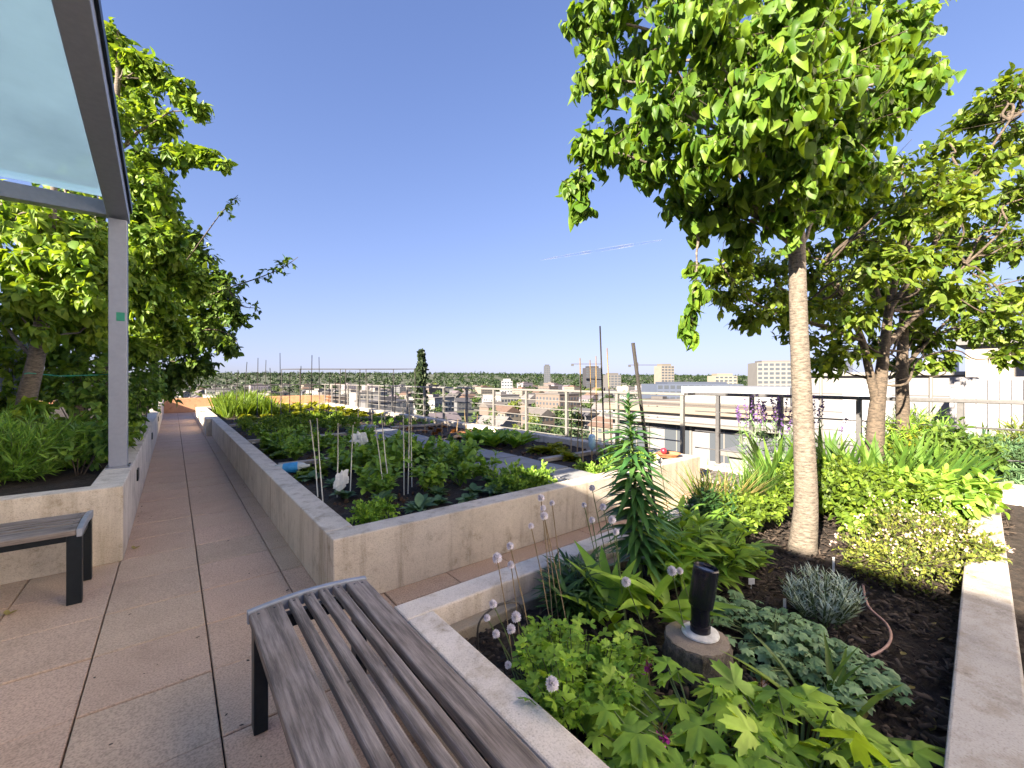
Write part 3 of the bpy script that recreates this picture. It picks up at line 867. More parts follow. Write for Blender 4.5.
# ---- back right tree: several crooked stems, finer leaves
b0 = np.array([5.35, 1.0, 0.26]); dB = 4.15
stems = [([b0, at(876, 420, dB), at(880, 385, dB), at(884, 350, dB), at(889, 310, dB), at(900, 250, dB), at(905, 190, dB)], [.085, .07, .055, .045, .036, .026, .014]),
         ([at(877, 405, dB), at(869, 370, dB - .02), at(862, 340, dB), at(845, 300, dB), at(825, 262, dB)], [.045, .036, .03, .022, .012]),
         ([at(884, 350, dB), at(905, 325, dB + .1), at(935, 300, dB + .2), at(965, 265, dB + .2)], [.032, .028, .02, .01]),
         ([at(862, 340, dB), at(835, 330, dB - .2), at(795, 318, dB - .2), at(750, 300, dB - .3), at(720, 262, dB - .3)], [.026, .022, .016, .011, .006]),
         ([at(889, 310, dB), at(930, 250, dB - .2), at(970, 180, dB - .3), at(1010, 120, dB - .2)], [.028, .02, .014, .008]),
         ([at(880, 300, dB), at(862, 250, dB), at(840, 215, dB + .1)], [.02, .013, .007])]
root = empty('spreading_tree', b0, label='multi stemmed spreading tree with small leaves behind the near tree', cat='tree')
tube_mesh([([p - b0 for p in stems[0][0]], stems[0][1])], 'trunk', M['bark_dark'], root, 10)
for pts, rad in stems[1:]:
    tube_mesh([([p - b0 for p in pts], rad)], 'stem', M['bark_dark'], root, 8)
lv, tw = LV(), LV(); lim = []
allp = [p for s_ in stems for p in s_[0][2:]]
for x, y, dd, r in [(730, 292, -.3, .22), (755, 315, -.2, .22), (775, 295, 0, .26), (745, 270, .1, .16), (800, 335, .1, .25), (820, 300, .2, .32), (840, 350, 0, .30), (850, 320, -.3, .3), (815, 275, 0, .24), (850, 285, .3, .36), (835, 250, .2, .26), (870, 240, 0, .3),
                    (850, 215, .1, .22), (880, 280, .3, .32), (905, 220, -.2, .32), (910, 270, .3, .34), (930, 180, -.2, .3), (920, 310, .2, .30), (945, 250, .2, .36), (960, 210, 0, .32), (950, 145, .1, .26), (975, 120, .2, .22), (1000, 95, 0, .26),
                    (985, 165, -.2, .28), (1020, 130, .2, .3), (1010, 200, .2, .32), (985, 255, .3, .34), (1030, 240, 0, .34), (960, 300, .1, .32), (1000, 310, 0, .30), (1035, 330, .1, .25), (905, 330, .4, .28), (930, 340, .4, .22), (1045, 180, 0, .35), (1050, 290, .2, .35),
                    (1010, 355, .1, .16), (1035, 80, .1, .22), (895, 170, .3, .22), (825, 365, .2, .20), (870, 345, .5, .25), (900, 365, .5, .14), (940, 365, .5, .12), (835, 310, .7, .35), (870, 310, .8, .35), (915, 300, .8, .35), (960, 330, .6, .25), (985, 300, .7, .35), (1005, 330, .4, .25), (935, 215, .5, .35), (900, 250, .7, .35), (975, 235, .6, .35), (1010, 150, .4, .3), (955, 180, .5, .3), (860, 265, .7, .3), (790, 290, .5, .25), (1030, 200, .6, .4), (880, 190, .2, .28), (860, 215, .1, .26), (840, 205, .3, .24), (880, 270, -.6, .24), (905, 215, -.6, .24), (935, 190, -.5, .24), (915, 260, -.6, .22), (960, 200, -.6, .24), (945, 285, -.5, .22), (740, 255, -.2, .2), (770, 268, .1, .24), (720, 275, -.1, .14), (800, 250, .2, .24), (790, 312, -.2, .22), (985, 110, .3, .25), (1020, 95, .3, .25)]:
    c = at(x, y, dB + dd * 1.6)
    k = min(allp, key=lambda q: np.linalg.norm(q - c) + (0.6 if q[2] > c[2] else 0))
    lim.append(([q - b0 for q in limb_path(k, c, 0.06, 5, 0.05)], list(np.linspace(0.013, 0.004, 6))))
    spray(lv, tw, c - b0, np.array([r, r, r * 0.75]) * 1.05, 34, 8, OVALS, 0.08, 0.4, 0.0025)
tube_mesh(lim, 'branches', M['bark_dark'], root, 6)
# bare twigs
for k in range(16):
    a = allp[random.randrange(len(allp))]; d = unit(rng.normal(size=3) + np.array([0, 0, .2]))
    L = random.uniform(.3, .8)
    tw.inst(STICK, a - b0, d, rv(1), np.array([[.003, L, .003]]))
tag(tw.build('twigs', M['twig'], root), kind='stuff'); lv.build('crown', M['lf_back'], root)

# ---- dark trunked tree at the railing (round leaves)
b0 = np.array([6.0, 1.05, 0.0]); dC = 4.62
tree('leafy_tree', 'small dark trunked tree with round leaves by the right railing', at(903, 480, dC),
     [at(903, 480, dC), at(903, 420, dC), at(902, 370, dC), at(905, 300, dC), at(908, 230, dC)], [.07, .06, .055, .04, .02],
     [(at(x, y, dC + dd), r) for x, y, dd, r in [(920, 330, .2, .25), (895, 300, .4, .3), (940, 300, .5, .3), (950, 350, .2, .16), (925, 360, .1, .12), (980, 330, .6, .25), (880, 250, .6, .3), (950, 230, .6, .3), (1000, 250, .5, .35), (1020, 300, .5, .3)]],
     M['lf_back'], M['bark_dark'], T_leaf(0.85, 'heart', 0.15, 0.2, 4), 0.11, 14, 6, 0.5, limb_r=0.02)

# hanging clump on a twig of the near tree (separate low branch)
# ---- left trees
tL = at(24, 420, 4.4)
tL[2] = 0.48
tree('leafy_tree', 'leaning pale trunked tree left of the canopy post, green string round its trunk', tL,
     [tL, at(26, 405, 4.4), at(36, 360, 4.4), at(46, 290, 4.45), at(52, 215, 4.5), at(55, 170, 4.6)], [.085, .078, .068, .052, .036, .02],
     [(at(x, y, 4.6 + dd), r) for x, y, dd, r in [(10, 225, .2, .35), (40, 235, -.2, .32), (75, 235, .2, .35), (100, 250, .5, .35), (15, 270, -.1, .34), (50, 280, .1, .35), (85, 290, .2, .34), (20, 310, 0, .26), (50, 325, .2, .22), (70, 320, .5, .3),
                                                  (95, 330, .6, .3), (-30, 250, .2, .4), (-40, 300, .3, .4), (30, 200, .9, .4), (80, 205, 1.0, .4), (-20, 200, .8, .4), (45, 260, -.35, .25), (60, 300, -.3, .22), (30, 295, -.35, .22), (45, 330, -.3, .15), (80, 265, -.3, .3), (100, 290, -.2, .3)]],
     M['lf_left'], M['bark_grey'], HEARTS, 0.11, 50, 8, 0.7, limb_r=0.02)
t2 = at(80, 440, 6.2); t2[2] = 0.48
tree('leafy_tree', 'tall leafy tree just right of the canopy post reaching above the beam', t2,
     [t2, at(80, 390, 6.2), at(85, 320, 6.2), at(95, 250, 6.2), at(110, 160, 6.2), at(118, 80, 6.2), at(118, 30, 6.2)], [.10, .085, .075, .065, .05, .035, .015],
     [(at(x, y, 6.2 + dd), r) for x, y, dd, r in [(108, 40, 0, .32), (122, 70, .2, .34), (95, 60, .3, .4), (138, 62, -.1, .20), (155, 75, 0, .26), (180, 92, .1, .25), (196, 108, .1, .17), (140, 110, .2, .42), (110, 120, -.2, .4), (160, 125, .2, .3),
                                                  (150, 165, .1, .42), (185, 155, .1, .26), (210, 158, .1, .16), (225, 163, .1, .09), (120, 175, -.3, .4), (140, 215, -.1, .45), (155, 205, .5, .36), (120, 240, -.2, .38), (150, 265, .1, .46), (175, 270, .3, .36), (130, 300, -.2, .36),
                                                  (165, 310, .2, .40), (195, 285, .3, .30), (140, 345, 0, .34), (110, 330, .1, .36), (175, 335, .4, .3), (70, 270, .6, .5), (90, 180, .8, .5), (60, 150, 1.0, .5), (90, 100, .6, .4), (150, 190, -.2, .4), (150, 240, -.3, .4), (135, 80, .2, .35), (160, 215, 0, .35), (170, 245, 0, .35), (130, 270, -.4, .4), (150, 300, -.4, .36)]],
     M['lf_left'], M['bark_grey'], OVALS, 0.125, 54, 9, 0.6, limb_r=0.02)
t3 = at(100, 432, 8.2); t3[2] = 0.48
t3root = tree('leafy_tree', 'darker tree along the path whose long branch reaches out over the sky', t3,
     [t3, at(104, 380, 8.2), at(112, 320, 8.2), at(130, 260, 8.2), at(140, 200, 8.2)], [.10, .085, .07, .05, .02],
     [(at(x, y, 8.2 + dd), r) for x, y, dd, r in [(195, 255, 0, .40), (215, 280, -.3, .34), (205, 310, 0, .42), (225, 300, -.2, .3), (190, 340, .2, .5), (215, 335, 0, .34), (230, 345, 0, .22), (180, 370, .3, .46), (160, 385, .3, .42), (200, 365, .3, .34), (150, 350, .4, .5),
                                                  (170, 300, .6, .6), (150, 260, .8, .6), (130, 230, .9, .6), (120, 300, .8, .6), (110, 250, 1, .6), (235, 318, -.2, .22), (165, 225, 0, .5), (185, 240, -.2, .36), (175, 265, -.4, .5), (150, 330, -.4, .5), (200, 330, -.4, .36)]],
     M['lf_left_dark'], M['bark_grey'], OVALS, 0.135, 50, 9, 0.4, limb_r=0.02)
# the long bare-ish branches reaching over the path
lb = t3root
bb = np.array(lb.location); lv, tw = LV(), LV(); pth = []
for pts, in [([(150, 310, 8.2), (195, 300, 7.6), (228, 288, 7.4), (258, 278, 7.3), (282, 268, 7.2), (298, 257, 7.2)],), ([(150, 300, 8.2), (185, 262, 7.7), (205, 235, 7.5), (222, 212, 7.4), (238, 195, 7.4)],), ([(170, 350, 8), (205, 330, 7.6), (230, 335, 7.5), (240, 348, 7.4)],), ([(228, 288, 7.4), (240, 305, 7.3), (255, 308, 7.3)],)]:
    q = [at(*p) - bb for p in pts]
    pth.append((q, list(np.linspace(.016, .004, len(q)))))
    for i in range(len(q) - 1):
        for t in np.linspace(0, 1, 5)[:-1]:
            c = q[i] + (q[i + 1] - q[i]) * t + rng.normal(size=3) * 0.04
            if i == 0 and t < .5: continue
            if len(pts) == 5 and i in (2,): continue
            spray(lv, tw, c, 0.12, 3, 4, OVAL, 0.10, 0.3, 0.002)
for pt in pth: tube_mesh([pt], 'long_branch', M['twig'], lb, 6)
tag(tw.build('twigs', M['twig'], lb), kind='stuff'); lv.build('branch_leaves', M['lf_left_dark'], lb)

def bush(name, label, base, clusters, leafm, tpl, size, ntw, nlf, droop=0.1, cat='shrub', group=None, stem_r=0.008, out=1.0, woody=True):
    base = np.asarray(base, float)
    root = empty(name, base, label=label, cat=cat, group=group)
    lv, tw = LV(), LV(); st = []
    for c, r in clusters:
        c = np.asarray(c, float)
        st.append(([np.array([(c - base)[0] * .12, (c - base)[1] * .12, -0.03]), (c - base) * np.array([.55, .55, .5]), c - base], [stem_r, stem_r * .7, stem_r * .3]))
        spray(lv, tw, c - base, r, ntw, nlf, tpl, size, droop, 0.002, out)
    tube_mesh(st, 'stems', M['twig'] if woody else M['stem'], root, 5)
    tag(tw.build('twigs', M['twig'] if woody else M['stem'], root), kind='stuff')
    lv.build('foliage', leafm, root)
    return root

bb = at(95, 450, 4.9); bb[2] = .5
bush('climbing_shrub', 'dark glossy leafed shrub on the bed edge left of the post', bb,
     [(at(x, y, 4.8 + dd), r) for x, y, dd, r in [(60, 400, .3, .3), (85, 390, .4, .32), (100, 370, .6, .3), (65, 440, 0, .26), (90, 430, -.1, .26), (100, 455, -.2, .16), (75, 460, -.3, .16), (45, 380, .8, .4), (100, 400, .3, .25), (60, 360, .9, .3), (75, 345, .9, .35), (100, 330, 1.0, .4), (55, 420, .1, .26), (95, 350, .7, .3)]],
     M['lf_ivy'], HEART, 0.085, 26, 7, 0.4)
bb = at(18, 430, 5.3); bb[2] = .5
bush('climbing_shrub', 'leafy green shrub hiding the foot of the leaning trunk at the left edge', bb,
     [(at(x, y, 5.2 + dd), r) for x, y, dd, r in [(5, 400, 0, .3), (12, 365, .2, .32), (48, 385, .3, .25), (52, 350, .4, .28), (-15, 350, .3, .35), (5, 335, .5, .3), (-20, 400, 0, .3), (70, 370, .4, .26), (30, 410, -.9, .14)]],
     M['lf_left'], OVAL, 0.10, 30, 8, 0.3)
bb = at(140, 440, 6.0); bb[2] = .5
bush('climbing_shrub', 'shrub filling the bed just right of the canopy post', bb,
     [(at(x, y, 6.2 + dd), r) for x, y, dd, r in [(135, 420, -.3, .16), (137, 395, .1, .28), (140, 370, .3, .34), (150, 400, .6, .24), (152, 380, .9, .3), (120, 400, .4, .4), (100, 420, .8, .4)]],
     M['lf_ivy'], HEART, 0.085, 26, 7, 0.4)
bb = at(14, 478, 3.75); bb[2] = .5
fe = empty('feathery_shrub', bb, label='bright green feathery shrub at the left edge behind the bench', cat='shrub')
lv = LV(); tw = LV()
NEED = T_leaf(0.10, 'blade', 0.1, 0.15, 3)
for k in range(130):
    a = random.uniform(0, 2 * math.pi); el = random.uniform(.25, 1.5); L = random.uniform(.25, .52)
    d = np.array([math.cos(a) * math.cos(el), math.sin(a) * math.cos(el), math.sin(el)])
    tw.inst(STICK, np.array([0, 0, 0.0]), d, rv(1), np.array([[.003, L, .003]]))
    n = 46
    t = rng.uniform(.15, 1.05, n)
    lv.inst(NEED, np.outer(t * L, d), d * .8 + rv(n, .5) + np.array([0, 0, .15]), rv(n), 0.05 + .05 * rng.random(n))
tw.build('stems', M['stem'], fe); lv.build('foliage', M['lf_feather'], fe); fe.scale = (1.3, 1.3, 1.25)
f2 = copy_tree(fe); f2.location = at(45, 470, 4.2) * np.array([1, 1, 0]) + np.array([0, 0, .5]); f2.rotation_euler = (0, 0, 2); f2.scale = (1.05, 1.05, 1.0)
for k_, (x_, y_, d_) in enumerate([(62, 468, 4.3), (96, 468, 4.55), (30, 480, 3.9), (78, 478, 4.0), (112, 455, 5.0)]):
    q_ = at(x_, y_, d_); q_[2] = .5
    bush('low_shrub', ['low green leafy shrub behind the left bed wall, beside the feathery one', 'low green leafy shrub at the foot of the canopy post', 'low leafy shrub under the feathery shrub', 'low leafy shrub close to the wall between bench end and post', 'low shrub just behind the canopy post foot'][k_], q_,
         [(q_ + np.array([random.uniform(-.22, .22), random.uniform(-.15, .2), random.uniform(.12, .38)]), .18) for _ in range(6)], M['lf_ivy'] if k_ % 2 else M['lf_left'], OVAL_L, .075, 20, 7, .2)
tag(f2, 'smaller feathery shrub in the middle of the left bed front', 'shrub')
f3 = copy_tree(fe); f3.location = at(-25, 480, 3.9) * np.array([1, 1, 0]) + np.array([0, 0, .5]); f3.rotation_euler = (0, 0, 4)
tag(f3, 'feathery shrub cut by the left edge of the view', 'shrub')
# low shrubs further down the left bed
for k, (x, d) in enumerate([(152, 8.5), (156, 10.5), (160, 12.5), (162, 14.5), (164, 16.5)]):
    b_ = at(x, 400, d); b_[2] = .5; b_[0] = -0.85 - 0.1 * (k % 2)
    bush('bed_shrub', ['low green shrub leaning over the left wall nearest the post', 'second low shrub along the left wall', 'lime green shrub midway along the left wall', 'small shrub near the far end of the left wall', 'last shrub of the left wall by the parapet'][k], b_,
         [(b_ + np.array([random.uniform(-.3, .3), random.uniform(-.5, .5), random.uniform(.2, .8 - .12 * k)]), .32 - .03 * k) for _ in range(7)],
         M[['lf_ivy', 'lf_left', 'lf_lime', 'lf_left', 'lf_lime'][k]], OVAL_L, 0.10, 16, 6, 0.2, group='shrubs along the left wall')
gs = MB().tube([at(24, 374, 4.25), at(28, 373, 4.27), at(60, 376, 4.7), at(98, 375, 5.25), at(112, 374, 3.95 + 1.2)], 0.006, 5).build('string', M['green_str'])
tag(gs, 'green string tied from the leaning trunk across the left bed', 'string')

# ================================================================== near bed planting
SZ = 0.29
def ground(x, y, z=SZ): return onz(x, y, z)

LANCE = T_leaf(0.16, 'lance', 0.25, 0.55, 7)
LILYL = T_leaf(0.22, 'lance', 0.3, 0.75, 8)
LANCE2 = T_leaf(0.24, 'lance', 0.3, 0.35, 6)
# --- tall lily
b_ = ground(642, 592)
ly = empty('lily', b_, label='tall dark green lily with whorled arching leaves beside a black stake', cat='flower')
top = at(628, 398, 2.22) - b_
p0, p1 = np.zeros(3), top
MB().tube([p0, p1 * .5 + np.array([.01, 0, 0]), p1], [.011, .009, .005], 8).build('stem', M['stem'], ly, smooth=True)
lv = LV(); n = 250
t = np.sort(rng.random(n)) * 0.86 + 0.14
pos = np.outer(t, p1)
a = np.arange(n) * 2.4
rise = np.clip((t - .72) * 4, -.05, 1.4)[:, None]
dr = np.stack([np.cos(a), np.sin(a), np.full(n, 0.12)], 1) + np.array([0, 0, 1]) * rise
lv.inst(LILYL, pos, dr + np.array([0, 0, .38]), np.array([0, 0, 1.0]) + rv(n, .12), (0.175 - 0.10 * np.clip((t - .55) / .45, 0, 1) ** 1.3) * (0.8 + .4 * rng.random(n)))
lv.build('leaves', M['lf_lily'], ly)
st = MB().tube([ground(662, 560) + np.array([0, 0, -.03]), at(633, 343, 2.32)], [.010, .010], 8).build('stake', M['stake'])
tag(st, 'black garden stake rising beside the tall lily', 'stake')

# --- leafy young lilies / broad blades
def blade_plant(name, label, x, y, n, L, tpl, m, spread=1.0, up=1.0, cat='plant', group=None, stem_h=0.0, z=SZ, base=None, var=.3):
    b_ = ground(x, y, z) if base is None else np.asarray(base, float)
    o = LV()
    a = rng.random(n) * 6.283
    r0 = 0.02 + 0.03 * spread * rng.random(n)
    pos = np.stack([np.cos(a) * r0, np.sin(a) * r0, rng.random(n) * stem_h], 1)
    e = up * (0.5 + rng.random(n))
    dr = np.stack([np.cos(a) * spread, np.sin(a) * spread, e], 1) + rv(n, .12)
    o.inst(tpl, pos, dr, np.array([0, 0, 1.0]) + rv(n, .1), L * (1 - var + 2 * var * rng.random(n)))
    ob = o.build(name, m, None, b_)
    return tag(ob, label, cat, group)
blade_plant('lily_shoot', 'fresh light green lily shoot in front of the tall lily', 612, 632, 16, .26, LANCE2, M['lf_bright'], .8, .9, stem_h=.12)
blade_plant('lily_shoot', 'light green lily shoot right of the tall lily foot', 650, 628, 14, .24, LANCE2, M['lf_bright'], .9, .7, stem_h=.12)
blade_plant('lily_shoot', 'lily shoot at the foot of the black bollard lamp', 672, 622, 12, .26, LANCE2, M['lf_veg'], .8, .8, stem_h=.1)

def stemmy(name, label, base, n_st, h, spread, tpl, leafm, size, per, cat='plant', group=None, up=0.5, droop=.1, stemm='stem', flat=0):
    base = np.asarray(base, float)
    root = empty(name, base, label=label, cat=cat, group=group)
    lv = LV(); st = []
    for k in range(n_st):
        a = random.uniform(0, 6.283); rr = spread * math.sqrt(random.random())
        hh = h * random.uniform(.65, 1.1) * (1 - 0.35 * (rr / spread) ** 2)
        e = np.array([math.cos(a) * rr, math.sin(a) * rr, hh]); s0 = np.array([math.cos(a) * rr * .45, math.sin(a) * rr * .45, -.02])
        st.append(([s0, (s0 + e) / 2 + np.array([0, 0, hh * .08]), e], [.004, .003, .002]))
        t = rng.random(per) * .75 + .27
        pos = s0 + np.outer(t, e - s0)
        aa = rng.random(per) * 6.283
        dr = np.stack([np.cos(aa), np.sin(aa), up + .35 * rng.random(per) + .6 * (t > .9)], 1)
        lv.inst(tpl, pos, dr, np.array([0, 0, 1.0]) + rv(per, .25), size * (.65 + .6 * rng.random(per)))
    tube_mesh(st, 'stems', M[stemm], root, 5)
    lv.build('leaves', leafm, root)
    return root
# dark leafy perennial mid bed
stemmy('leafy_perennial', 'leafy green perennial clump right of the lily, between it and the trunk', ground(700, 575), 34, .34, .30, LANCE2, M['lf_veg'], .15, 15, up=.35)
stemmy('leafy_perennial', 'dark fine leafed clump against the back wall of the near bed', ground(715, 532), 40, .26, .26, LANCE, M['lf_dark'], .10, 22, up=.5)
stemmy('leafy_perennial', 'light green pointed leaf clump behind the black lamp', ground(680, 590), 16, .36, .14, LANCE2, M['lf_bright'], .17, 10, up=.3)
stemmy('leafy_perennial', 'low dark clump in front of the trunk by the white tag', ground(735, 565), 30, .15, .2, OVAL_L, M['lf_veg'], .05, 18, up=.4)
stemmy('fine_leaf_plant', 'dark spiky fine leafed plant beside the back wall ledge', ground(575, 612), 40, .22, .17, LANCE, M['lf_dark'], .11, 16, up=.5)
# columbine-like bright shrub
TRI = T_palm(3, .35, .2, 1, 2.2)
stemmy('columbine', 'bright green lobed leaf clump in the front corner of the bed', ground(578, 715), 70, .22, .22, TRI, M['lf_bright'], .058, 8, up=.15)
stemmy('columbine', 'smaller bright lobed clump just behind the front corner one', ground(556, 672), 34, .18, .11, TRI, M['lf_bright'], .055, 8, up=.15)
stemmy('columbine', 'third bright lobed clump touching the stump side', ground(625, 688), 34, .18, .13, TRI, M['lf_bright'], .055, 8, up=.15)
# geranium with large palmate leaves
PALM = T_palm(5, .42, .25, 1, .7)
def palm_plant(name, label, base, n, h, spread, size, m, tpl=PALM, cat='plant', group=None, tilt=.25):
    base = np.asarray(base, float)
    root = empty(name, base, label=label, cat=cat, group=group)
    lv = LV(); st = []
    for k in range(n):
        a = random.uniform(0, 6.283); rr = spread * math.sqrt(random.random())
        hh = h * random.uniform(.5, 1.1) * (1 - .45 * (rr / spread) ** 2)
        e = np.array([math.cos(a) * rr, math.sin(a) * rr, hh])
        st.append(([np.array([e[0] * .15, e[1] * .15, -.02]), np.array([e[0] * .6, e[1] * .6, hh * .75]), e], [.004, .003, .002]))
        s_ = size * random.uniform(.6, 1.15)
        out = np.array([math.cos(a), math.sin(a), random.uniform(-.35, .1)]) + rng.normal(size=3) * .25
        nm = np.array([math.cos(a) * tilt, math.sin(a) * tilt, 1.0]) + rng.normal(size=3) * .18
        lv.inst(tpl, e - unit(out) * s_ * .25, out, nm, s_)
    tube_mesh(st, 'stalks', M['stem'], root, 5)
    lv.build('leaves', m, root)
    return root
palm_plant('geranium', 'large lobed leaf geranium at the bottom edge below the stump', ground(700, 775), 54, .21, .26, .14, M['lf_geran'])
palm_plant('geranium', 'pale green geranium filling the bottom right of the bed', ground(800, 800), 60, .21, .28, .15, M['lf_geran'])
palm_plant('geranium', 'geranium clump in front of the stump with magenta blooms', ground(645, 775), 40, .17, .20, .115, M['lf_geran'])
palm_plant('geranium', 'geranium clump at the very front under the view', onz(850, 850, SZ), 34, .2, .2, .15, M['lf_geran'])
ROUND = T_palm(7, .75, .3, 0, .35)
palm_plant('ladys_mantle', 'grey green scalloped leaf mound right of the stump', ground(775, 650), 120, .12, .22, .062, M['lf_grey'], ROUND)
palm_plant('ladys_mantle', 'grey green scalloped mound spreading towards the grassy tuft', ground(820, 680), 120, .12, .22, .060, M['lf_grey'], ROUND)
palm_plant('ladys_mantle', 'small scalloped leaf mound behind the black lamp', ground(742, 622), 60, .10, .14, .055, M['lf_grey'], ROUND)
# grassy tuft
GRASS = T_leaf(0.075, 'blade', 0.3, 0.28, 7)
blade_plant('daylily', 'grassy tuft of arching strap leaves at the lower right', 838, 735, 26, .30, GRASS, M['lf_lime'], .8, .55)
blade_plant('daylily', 'small strap leaf tuft just behind the geranium', 815, 712, 9, .22, GRASS, M['lf_blade'], .5, .9)
blade_plant('daylily', 'yellowing strap leaves lying towards the right wall', 850, 735, 7, .26, GRASS, M['lf_straw'], 1.2, .15)
# silver lavender
b_ = ground(822, 618)
sv = stemmy('lavender', 'silver grey lavender mound in front of the tree trunk', b_, 90, .20, .16, NEED, M['lf_silver'], .05, 20, up=.8, stemm='stem')
# thyme bush
thy = [(ground(x, y) + np.array([0, 0, h]), r) for x, y, h, r in [(870, 580, .12, .17), (900, 590, .12, .17), (930, 590, .13, .17), (955, 585, .14, .15), (890, 565, .16, .2), (925, 568, .18, .2), (960, 570, .17, .17), (900, 550, .14, .2), (940, 555, .16, .2), (975, 575, .16, .12), (985, 585, .17, .10), (860, 568, .1, .14)]]
tb_ = bush('thyme_bush', 'wide rounded thyme bush with tiny pale flowers spilling over the right wall', ground(920, 580), thy, M['lf_thyme'], T_rhomb(.55), .026, 80, 9, -.3, stem_r=.004)
lv = LV(); bs = np.array(tb_.location)
for c, r in thy:
    n = 11; d = unit(rv(n)); d[:, 2] = abs(d[:, 2]) * .8 + .2
    pp = c - bs + d * r * rng.uniform(.85, 1.05, (n, 1))
    for q in range(5): lv.inst(T_rhomb(.8), pp + rv(n, .008), d + rv(n, .6), rv(n), .013)
tag(lv.build('flowers', M['fl_pink'], tb_), kind='stuff')

# --- mid / back of bed
def mound(name, label, x, y, d, w, h, leafm, tpl, size, k, ntw, nlf, z=SZ, cat='plant', droop=0.0, group=None):
    b_ = at(x, y, d); b_[2] = z
    cs = []
    for _ in range(k):
        a = random.uniform(0, 6.283); rr = w * math.sqrt(random.random())
        cs.append((b_ + np.array([math.cos(a) * rr, math.sin(a) * rr, h * random.uniform(.35, .85) * (1 - .3 * rr / w)]), h * .34))
    return bush(name, label, b_, cs, leafm, tpl, size, ntw, nlf, droop, cat, group, .005, woody=False)
mound('euphorbia', 'lime green leafy mound right behind the tree trunk', 870, 520, 3.2, .36, .48, M['lf_lime'], OVAL_L, .05, 16, 36, 8)
mound('euphorbia', 'yellow green mound left of the tree trunk', 755, 520, 3.05, .26, .34, M['lf_lime'], OVAL_L, .038, 14, 34, 8)
mound('euphorbia', 'bright lime mound between trunk and iris leaves', 835, 500, 3.5, .34, .5, M['lf_lime'], OVAL_L, .05, 16, 34, 8)
mound('dark_shrub', 'dark green broad leafed shrub behind the thyme bush', 925, 520, 3.3, .30, .5, M['lf_veg'], OVAL, .085, 12, 26, 7)
mound('dark_shrub', 'shrub of mixed green and bronze leaves near the right railing', 935, 440, 4.3, .40, .72, M['lf_left_dark'], OVAL_L, .06, 14, 34, 8)
mound('golden_shrub', 'golden leafed bushy plant under the railing on the right', 915, 450, 4.6, .3, .75, M['lf_yellow'], OVAL_L, .055, 10, 30, 8)
mound('green_shrub', 'fresh green shrub behind the iris leaves at the trunk foot', 905, 430, 4.9, .4, .85, M['lf_bright'], NEED, .12, 14, 34, 8)
mound('grey_shrub', 'grey green feathery shrub at the right edge beyond the wall', 1000, 470, 4.4, .42, .55, M['lf_kale'], NEED, .16, 14, 34, 8)
mound('grey_shrub', 'olive feathery shrub beyond the bed end wall', 1030, 450, 5.0, .45, .7, M['lf_thyme'], NEED, .16, 14, 34, 8)
mound('dark_shrub', 'small dark shrub at the corner of the right wall', 955, 480, 4.0, .25, .42, M['lf_dark'], OVAL_L, .055, 9, 30, 8)
SWORD = T_leaf(0.075, 'blade', 0.18, 0.16, 6)
for k, (x, y, d) in enumerate([(842, 470, 3.9), (865, 470, 3.7), (885, 475, 3.6), (905, 470, 3.8), (820, 465, 4.2), (930, 478, 3.6), (775, 470, 4.1), (945, 470, 3.9)]):
    b_ = at(x, y, d); b_[2] = SZ
    blade_plant('iris', ['clump of sword shaped iris leaves just right of the trunk', 'tall iris leaf clump in front of the forked tree', 'dense iris clump leaning right', 'iris clump before the golden shrub', 'iris clump close behind the trunk', 'iris clump beside the dark shrub', 'iris clump left of the trunk', 'iris clump near the right bed wall'][k], 0, 0, 44, .58, SWORD, M['lf_blade'], .42, 1.0, base=b_, var=.25, group='iris clumps behind the trunk')
b_ = ground(985, 520); 
blade_plant('fallen_leaf', 'long yellow green strap leaf lying onto the right wall', 0, 0, 2, .45, SWORD, M['lf_lime'], 1.2, .2, base=ground(935, 545))
THIN = T_leaf(0.022, 'blade', 0.1, 0.25, 5)
for k, (x, y, d) in enumerate([(722, 500, 3.3), (745, 495, 3.5), (705, 500, 3.4), (765, 490, 3.8)]):
    b_ = at(x, y, d); b_[2] = SZ
    blade_plant('ornamental_grass', ['straw coloured grass tuft by the back wall', 'fine green grass tuft left of the trunk', 'short green grass tuft at the wall end', 'taller green grass tuft before the railing'][k], 0, 0, 130, .42, THIN, M['lf_straw'] if k == 0 else M['lf_blade'], .45, 1.0, base=b_, group='fine grasses by the back wall')
# purple lavender spikes by the railing
for k, (x, d) in enumerate([(752, 4.9), (770, 4.8), (790, 5.0), (815, 5.1)]):
    b_ = at(x, 430, d); b_[2] = .1
    r_ = empty('purple_salvia', b_, label='purple flowered salvia spikes ' + ['at the left end of the right railing', 'second along the right railing', 'close left of the near trunk', 'right of the near trunk by the railing'][k], cat='flower', group='purple salvias by the railing')
    lv, st, gl_ = LV(), [], LV()
    for q in range(11):
        e = np.array([rng.normal() * .13, rng.normal() * .13, random.uniform(.85, 1.15)])
        st.append(([np.array([e[0] * .3, e[1] * .3, 0]), e], [.003, .002]))
        n = 22; t = rng.uniform(.78, 1.0, n)
        lv.inst(T_rhomb(.7), np.outer(t, e), rv(n) + np.array([0, 0, .5]), rv(n), .03)
        n = 14; t = rng.uniform(.1, .75, n)
        gl_.inst(LANCE, np.outer(t, e), rv(n) + np.array([0, 0, .6]), rv(n), .09)
    tube_mesh(st, 'stems', M['stem'], r_, 4); tag(lv.build('flowers', M['fl_purple'], r_), kind='stuff'); gl_.build('leaves', M['lf_grey'], r_)

